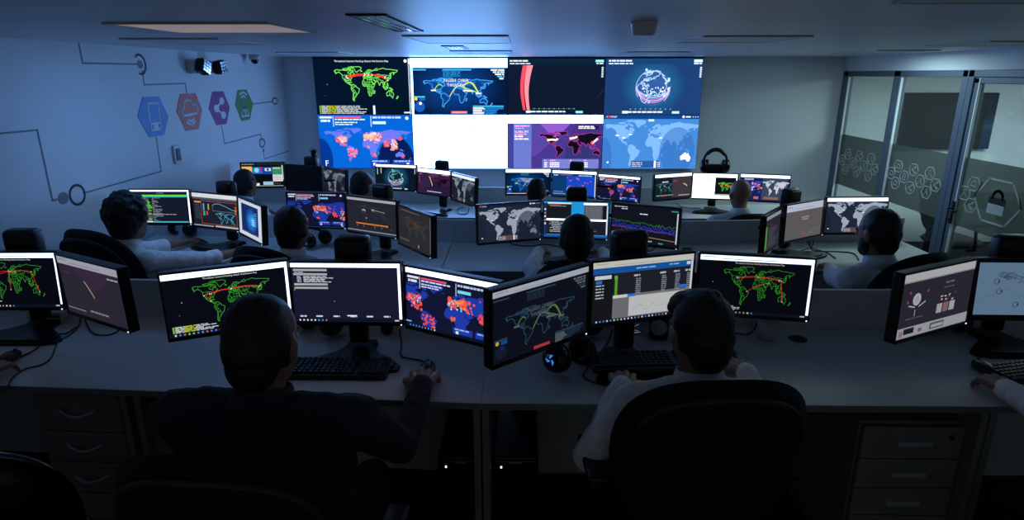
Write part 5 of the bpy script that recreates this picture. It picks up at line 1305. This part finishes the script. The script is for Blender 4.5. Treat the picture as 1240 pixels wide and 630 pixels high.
def headset(label,loc,rot,logo=False,group='headsets',worn=False,s=1.):
    t=thing('headset',label,'headset',loc,0,group); t.rotation_euler=rot; t.scale=(s,s,s)
    pts=[(.088*math.cos(R(a)),0,.03+.105*math.sin(R(a))) for a in range(0,181,10)]
    hb=MB(); k=[]
    for p in pts: k.append(Vector(p))
    hb.tube(k,.010,8); hb.tube([p+Vector((0,0,-.008)) for p in k[4:15]],.014,8); hb.build('headband',M_BLACKPL,t)
    for sx in (-1,1):
        T=Matrix.Translation((sx*.085,0,0))@Matrix.Rotation(R(90*sx),4,'Y')
        c=MB(); c.lathe([(0,.026),(.030,.026),(.046,.016),(.053,.0),(.053,-.012),(0,-.012)],28,M=T); e=c.build('ear_cup',M_GLOSSBLK,t)
        c=MB(); c.lathe([(.022,-.012),(.05,-.012),(.054,-.024),(.046,-.036),(.026,-.034),(.022,-.012)],26,M=T); c.build('ear_cushion',M_LEATHER,t)
        MB().tube([(sx*.09,0,.05),(sx*.1,0,.012)],[.012,.016],8).build('yoke',M_CHROME if logo else M_TRIMGREY,t)
        if logo:
            g=MB()
            for j in range(3):
                a=R(120*j+30); g.prism([(.004*math.cos(a+1),.004*math.sin(a+1)),(.022*math.cos(a),.022*math.sin(a)),(.017*math.cos(a+.75),.017*math.sin(a+.75)),(.008*math.cos(a+1.3),.008*math.sin(a+1.3))],.0262,.0275,M=T)
            g.build('blue_emblem',M_BLUELED,e)
    return t
q=at_z(690,430,D1+.056)
headset('black headset with a glowing blue emblem on the front desk',(q.x,q.y,D1+.060),(R(-62),R(8),R(48)),True,s=1.08)
q=at_z(1152,410,D1); headset('black and chrome headset below the monitor with pale cards',(q.x,q.y+.06,D1+.06),(R(-60),0,R(10)))
q=at_z(384,300,D2); headset('headset with a small blue light on the middle-row desk',(q.x,q.y+.02,D2+.06),(R(-55),0,R(60)),True)
q=at_z(218,288,D2); headset('black headset on the desk in front of the curly-haired person',(q.x,q.y+.05,D2+.06),(R(-55),0,R(-20)))
hx,hy,hz_,ha=HEADS['3k']; headset('headset hung over the stand behind the bald man\'s monitors',(hx,hy,hz_-.02),(0,0,R(ha)),s=1.25)
q=at_z(725,408,D1); headset('small black headset beside the stand, under the blue-banner monitor',(q.x-.01,q.y+.06,D1+.06),(R(-55),R(5),R(70)))
def speaker(label,p,dz,rz,s=1.):
    t=thing('desktop_speaker',label,'speaker',(p.x,p.y,dz+.0005),R(rz),'small desktop speakers')
    MB().box((0,0,.06*s),(.085*s,.09*s,.12*s),.018,3).build('body',M_GLOSSBLK,t)
    MB().lathe([(0,.004),(.012*s,.007),(.016*s,.0),(.034*s,.008),(.036*s,.0)],24,M=Matrix.Translation((0,-.046*s,.062*s))@Matrix.Rotation(R(90),4,'X')).build('cone',M_HANDLE if s>=1 else M_TRIMGREY,t)
q=at_z(384,409,D1); headset('black headset beside the keyboard, behind the dark-shirted man\'s head',(q.x,q.y+.05,D1+.06),(R(-60),0,R(-30)))
speaker('black desktop speaker with a silver cone by the short-haired man',at_z(797,408,D1),D1,-12)
speaker('small black desktop speaker beneath the orange cluster monitor',at_z(469,403,D1),D1,0,.6)
q=at_z(760,405,D1)
t=thing('desk_gadget','small dark device with pale blue markings under the blue-banner monitor','gadget',(q.x,q.y,D1+.0005),R(14))
MB().box((0,0,.032),(.115,.03,.062),.004).build('body',M_BLACKPL,t)
c=Canvas(.105,.05,.35,.0003); bg(c,(28,40,58)); c.line([(.1,.3),(.4,.6),(.9,.2)],.06,(150,180,205)); c.line([(.5,.6),(.9,.8)],.06,(130,160,190)); c.rect(.0,.9,1,.1,(150,160,170)); o=c.build(t,M_SCREEN); o.location=(0,-.0155,.034)
q=at_z(58,391,D1)
t=thing('junction_box','pale grey slotted box under the left-edge green map monitor','junction box',(q.x,q.y+.02,D1+.0005),R(0))
MB().box((0,0,.028),(.16,.07,.055),.004).build('body',M_PLASTICW,t)
for xx in (-.04,.05):
    for zz in (.02,.036): MB().box((xx,-.0355,zz),(.05,.002,.008)).build('slot',M_BLACKPL,t)
q=at_z(930,412,D1)
t=thing('cup','translucent white plastic cup under the right green map monitor','cup',(q.x,q.y+.02,D1+.0005))
MB().lathe([(0,0),(.036,0),(.044,.085),(.041,.085),(.034,.006),(0,.006)],28).build('body',M_MUG,t); MB().lathe([(0,.012),(.034,.012),(.036,.02),(0,.02)],20).build('base_disc',M_PLASTICW,t)
q=at_z(966,411,D1)
o=MB().lathe([(0,0),(.036,0),(.040,.002),(.036,.004),(.03,.004),(.026,.0022),(0,.0022)],28).build('cable_grommet',M_BLACKPL); o.location=(q.x,q.y,D1+.0003); tag(o,'round black cable grommet in the front desk','cable grommet','cable grommets')
q=at_z(832,302,D2)
o=MB().lathe([(0,0),(.036,0),(.040,.002),(.036,.004),(.03,.004),(.026,.0022),(0,.0022)],28).build('cable_grommet',M_BLACKPL); o.location=(q.x,q.y,D2+.0003); tag(o,'round black cable grommet beside the line-chart monitor','cable grommet','cable grommets')
q=at_z(722,437,D1)
o=MB().box((0,0,.002),(.05,.07,.004),.001,1,rz=R(30)).build('blue_note',M_BLUEPAPER); o.location=(q.x,q.y,D1+.0005); tag(o,'small blue paper note by the headset with blue emblem','note')
hx,hy,hz_,ha=HEADS['3b']
t=thing('potted_plant','tiny spiky dark plant standing on a stand by the left wall','plant',(hx+.03,hy,hz_))
MB().lathe([(0,0),(.022,0),(.028,.035),(.024,.035),(.022,.03),(0,.03)],18).build('pot',M_POT,t)
lf=MB(); rr=random.Random(4)
for i in range(16):
    a=rr.uniform(0,2*PI); tl=rr.uniform(.2,1.1); L=rr.uniform(.04,.07); d=Vector((math.cos(a)*math.sin(tl),math.sin(a)*math.sin(tl),math.cos(tl)))
    lf.tube([Vector((0,0,.028)),Vector((0,0,.028))+d*L*.5,Vector((0,0,.028))+d*L],[.004,.006,.0005],5)
lf.build('leaves',M_LEAF,t)
def bez(P,n=8):
    out=[]; k=len(P)
    for i in range(k-1):
        a=P[max(i-1,0)];b=P[i];c=P[i+1];d=P[min(i+2,k-1)]
        for j in range(n):
            t_=j/n; out.append(.5*((2*b)+(c-a)*t_+(2*a-5*b+4*c-d)*t_*t_+(3*b-a-3*c+d)*t_**3))
    out.append(P[-1]); return out
def cable(label,pts,dz,r=.0032):
    P=[at_z(px,py,dz+h+.0045) for px,py,h in pts]
    o=MB().tube(bez(P),r,6).build('cable',M_CABLE); tag(o,label,'cable','black cables on the desks')
cable('black mouse cable beside the dark-shirted man\'s hand',((484,398,0),(486,418,0),(485,430,0),(495,434,0),(511,437,0),(516,441,.01)),D1)
cable('thin black cable looping below the dim Passive map monitor',((742,398,0),(736,415,0),(722,432,0),(708,450,0),(708,458,0),(725,465,0),(735,466,0)),D1)
cable('black cable below the right green map monitor',((918,384,.02),(914,398,0),(905,405,0),(893,404,0),(882,402,0)),D1)
cable('black cable looping below the grey-purple monitor',((103,378,.05),(104,390,0),(112,403,0),(128,406,0),(141,402,0),(146,395,0)),D1)
cable('thin black cable running from the stand to the left desk front',((98,382,0),(95,395,0),(85,405,0),(70,415,0),(62,433,0),(50,442,0),(30,447,0),(15,458,0),(10,468,0)),D1)
cable('thin cable across the left front desk beside the stand base',((92,396,0),(80,404,0),(66,406,0),(40,425,0),(22,433,0)),D1)
cable('black cables behind the seated man at the sky-blue windows monitor',((612,291,0),(622,296,0),(640,298,0),(660,296,0),(678,299,0)),D2,.004)
cable('black cable right of the seated man, below the line-chart monitor',((795,297,0),(788,304,0),(770,301,0),(750,299,0),(722,300,0)),D2,.004)
for i,(a,b,lb) in enumerate(((960,1000,'left'),(985,1012,'middle'),(978,1040,'right'))):
    cable('black cable bundled below the grey monitor near the glass, %s strand'%('front','back','long')[i],((985-i*4,292,.10),(982,300,.02),(a+10,304,0),(b-10,306,0),(b,311+i*2,0)),D2,.004)
cable('black cable under the teal globe monitor, back row',((486,240,.02),(492,242,0),(500,243,0),(515,245,0)),D3,.004)
cable('black cable loop hanging by the side-on back-row monitor',((561,251,.0),(554,254,0),(556,259,0),(565,259,0),(568,252,0)),D3,.004)
cable('black cable below the split teal and purple monitor, back row',((818,243,.02),(824,250,0),(835,252,0),(848,252,0)),D3,.004)

# ------------------------------------------------------------------ light: the screens, the meeting room lamp, added fills below the ceiling, a little night light
w = bpy.data.worlds.new('night'); S.world = w; w.use_nodes = True
w.node_tree.nodes['Background'].inputs['Color'].default_value = (.82,.95,1,1); w.node_tree.nodes['Background'].inputs['Strength'].default_value = .095
def lamp(name, loc, size, energy, col, rot=(0,0,0), sy=None):
    l = bpy.data.lights.new(name,'AREA'); l.energy=energy; l.color=col; l.size=size
    if sy: l.shape='RECTANGLE'; l.size_y=sy
    o = bpy.data.objects.new(name,l); link(o); o.location=loc; o.rotation_euler=rot; return o
lamp('meeting_room_lamp',(5.2,5.6,ZC-.03),1.2,70.0,(.78,1,1),sy=1.6)
lamp('added_fill_back',(3.24,6.0,ZC-.02),.5,13.0,(.62,.92,1),sy=.7)  # added teal fill for the far right wall; the panel above is unlit
lamp('added_fill_wall',(-1.99,4.06,ZC-.02),.5,5.0,(.16,.42,1),sy=.6)  # added blue fill to tint the left wall, below an unlit panel

vs_ = S.view_settings
vs_.view_transform='Standard'; vs_.look='None'; vs_.gamma=1; vs_.use_curve_mapping=False; vs_.exposure=0.0
S.display_settings.display_device='sRGB'
try:
    S.cycles.use_denoising=True; S.cycles.max_bounces=6; S.cycles.sample_clamp_indirect=4
except Exception: pass
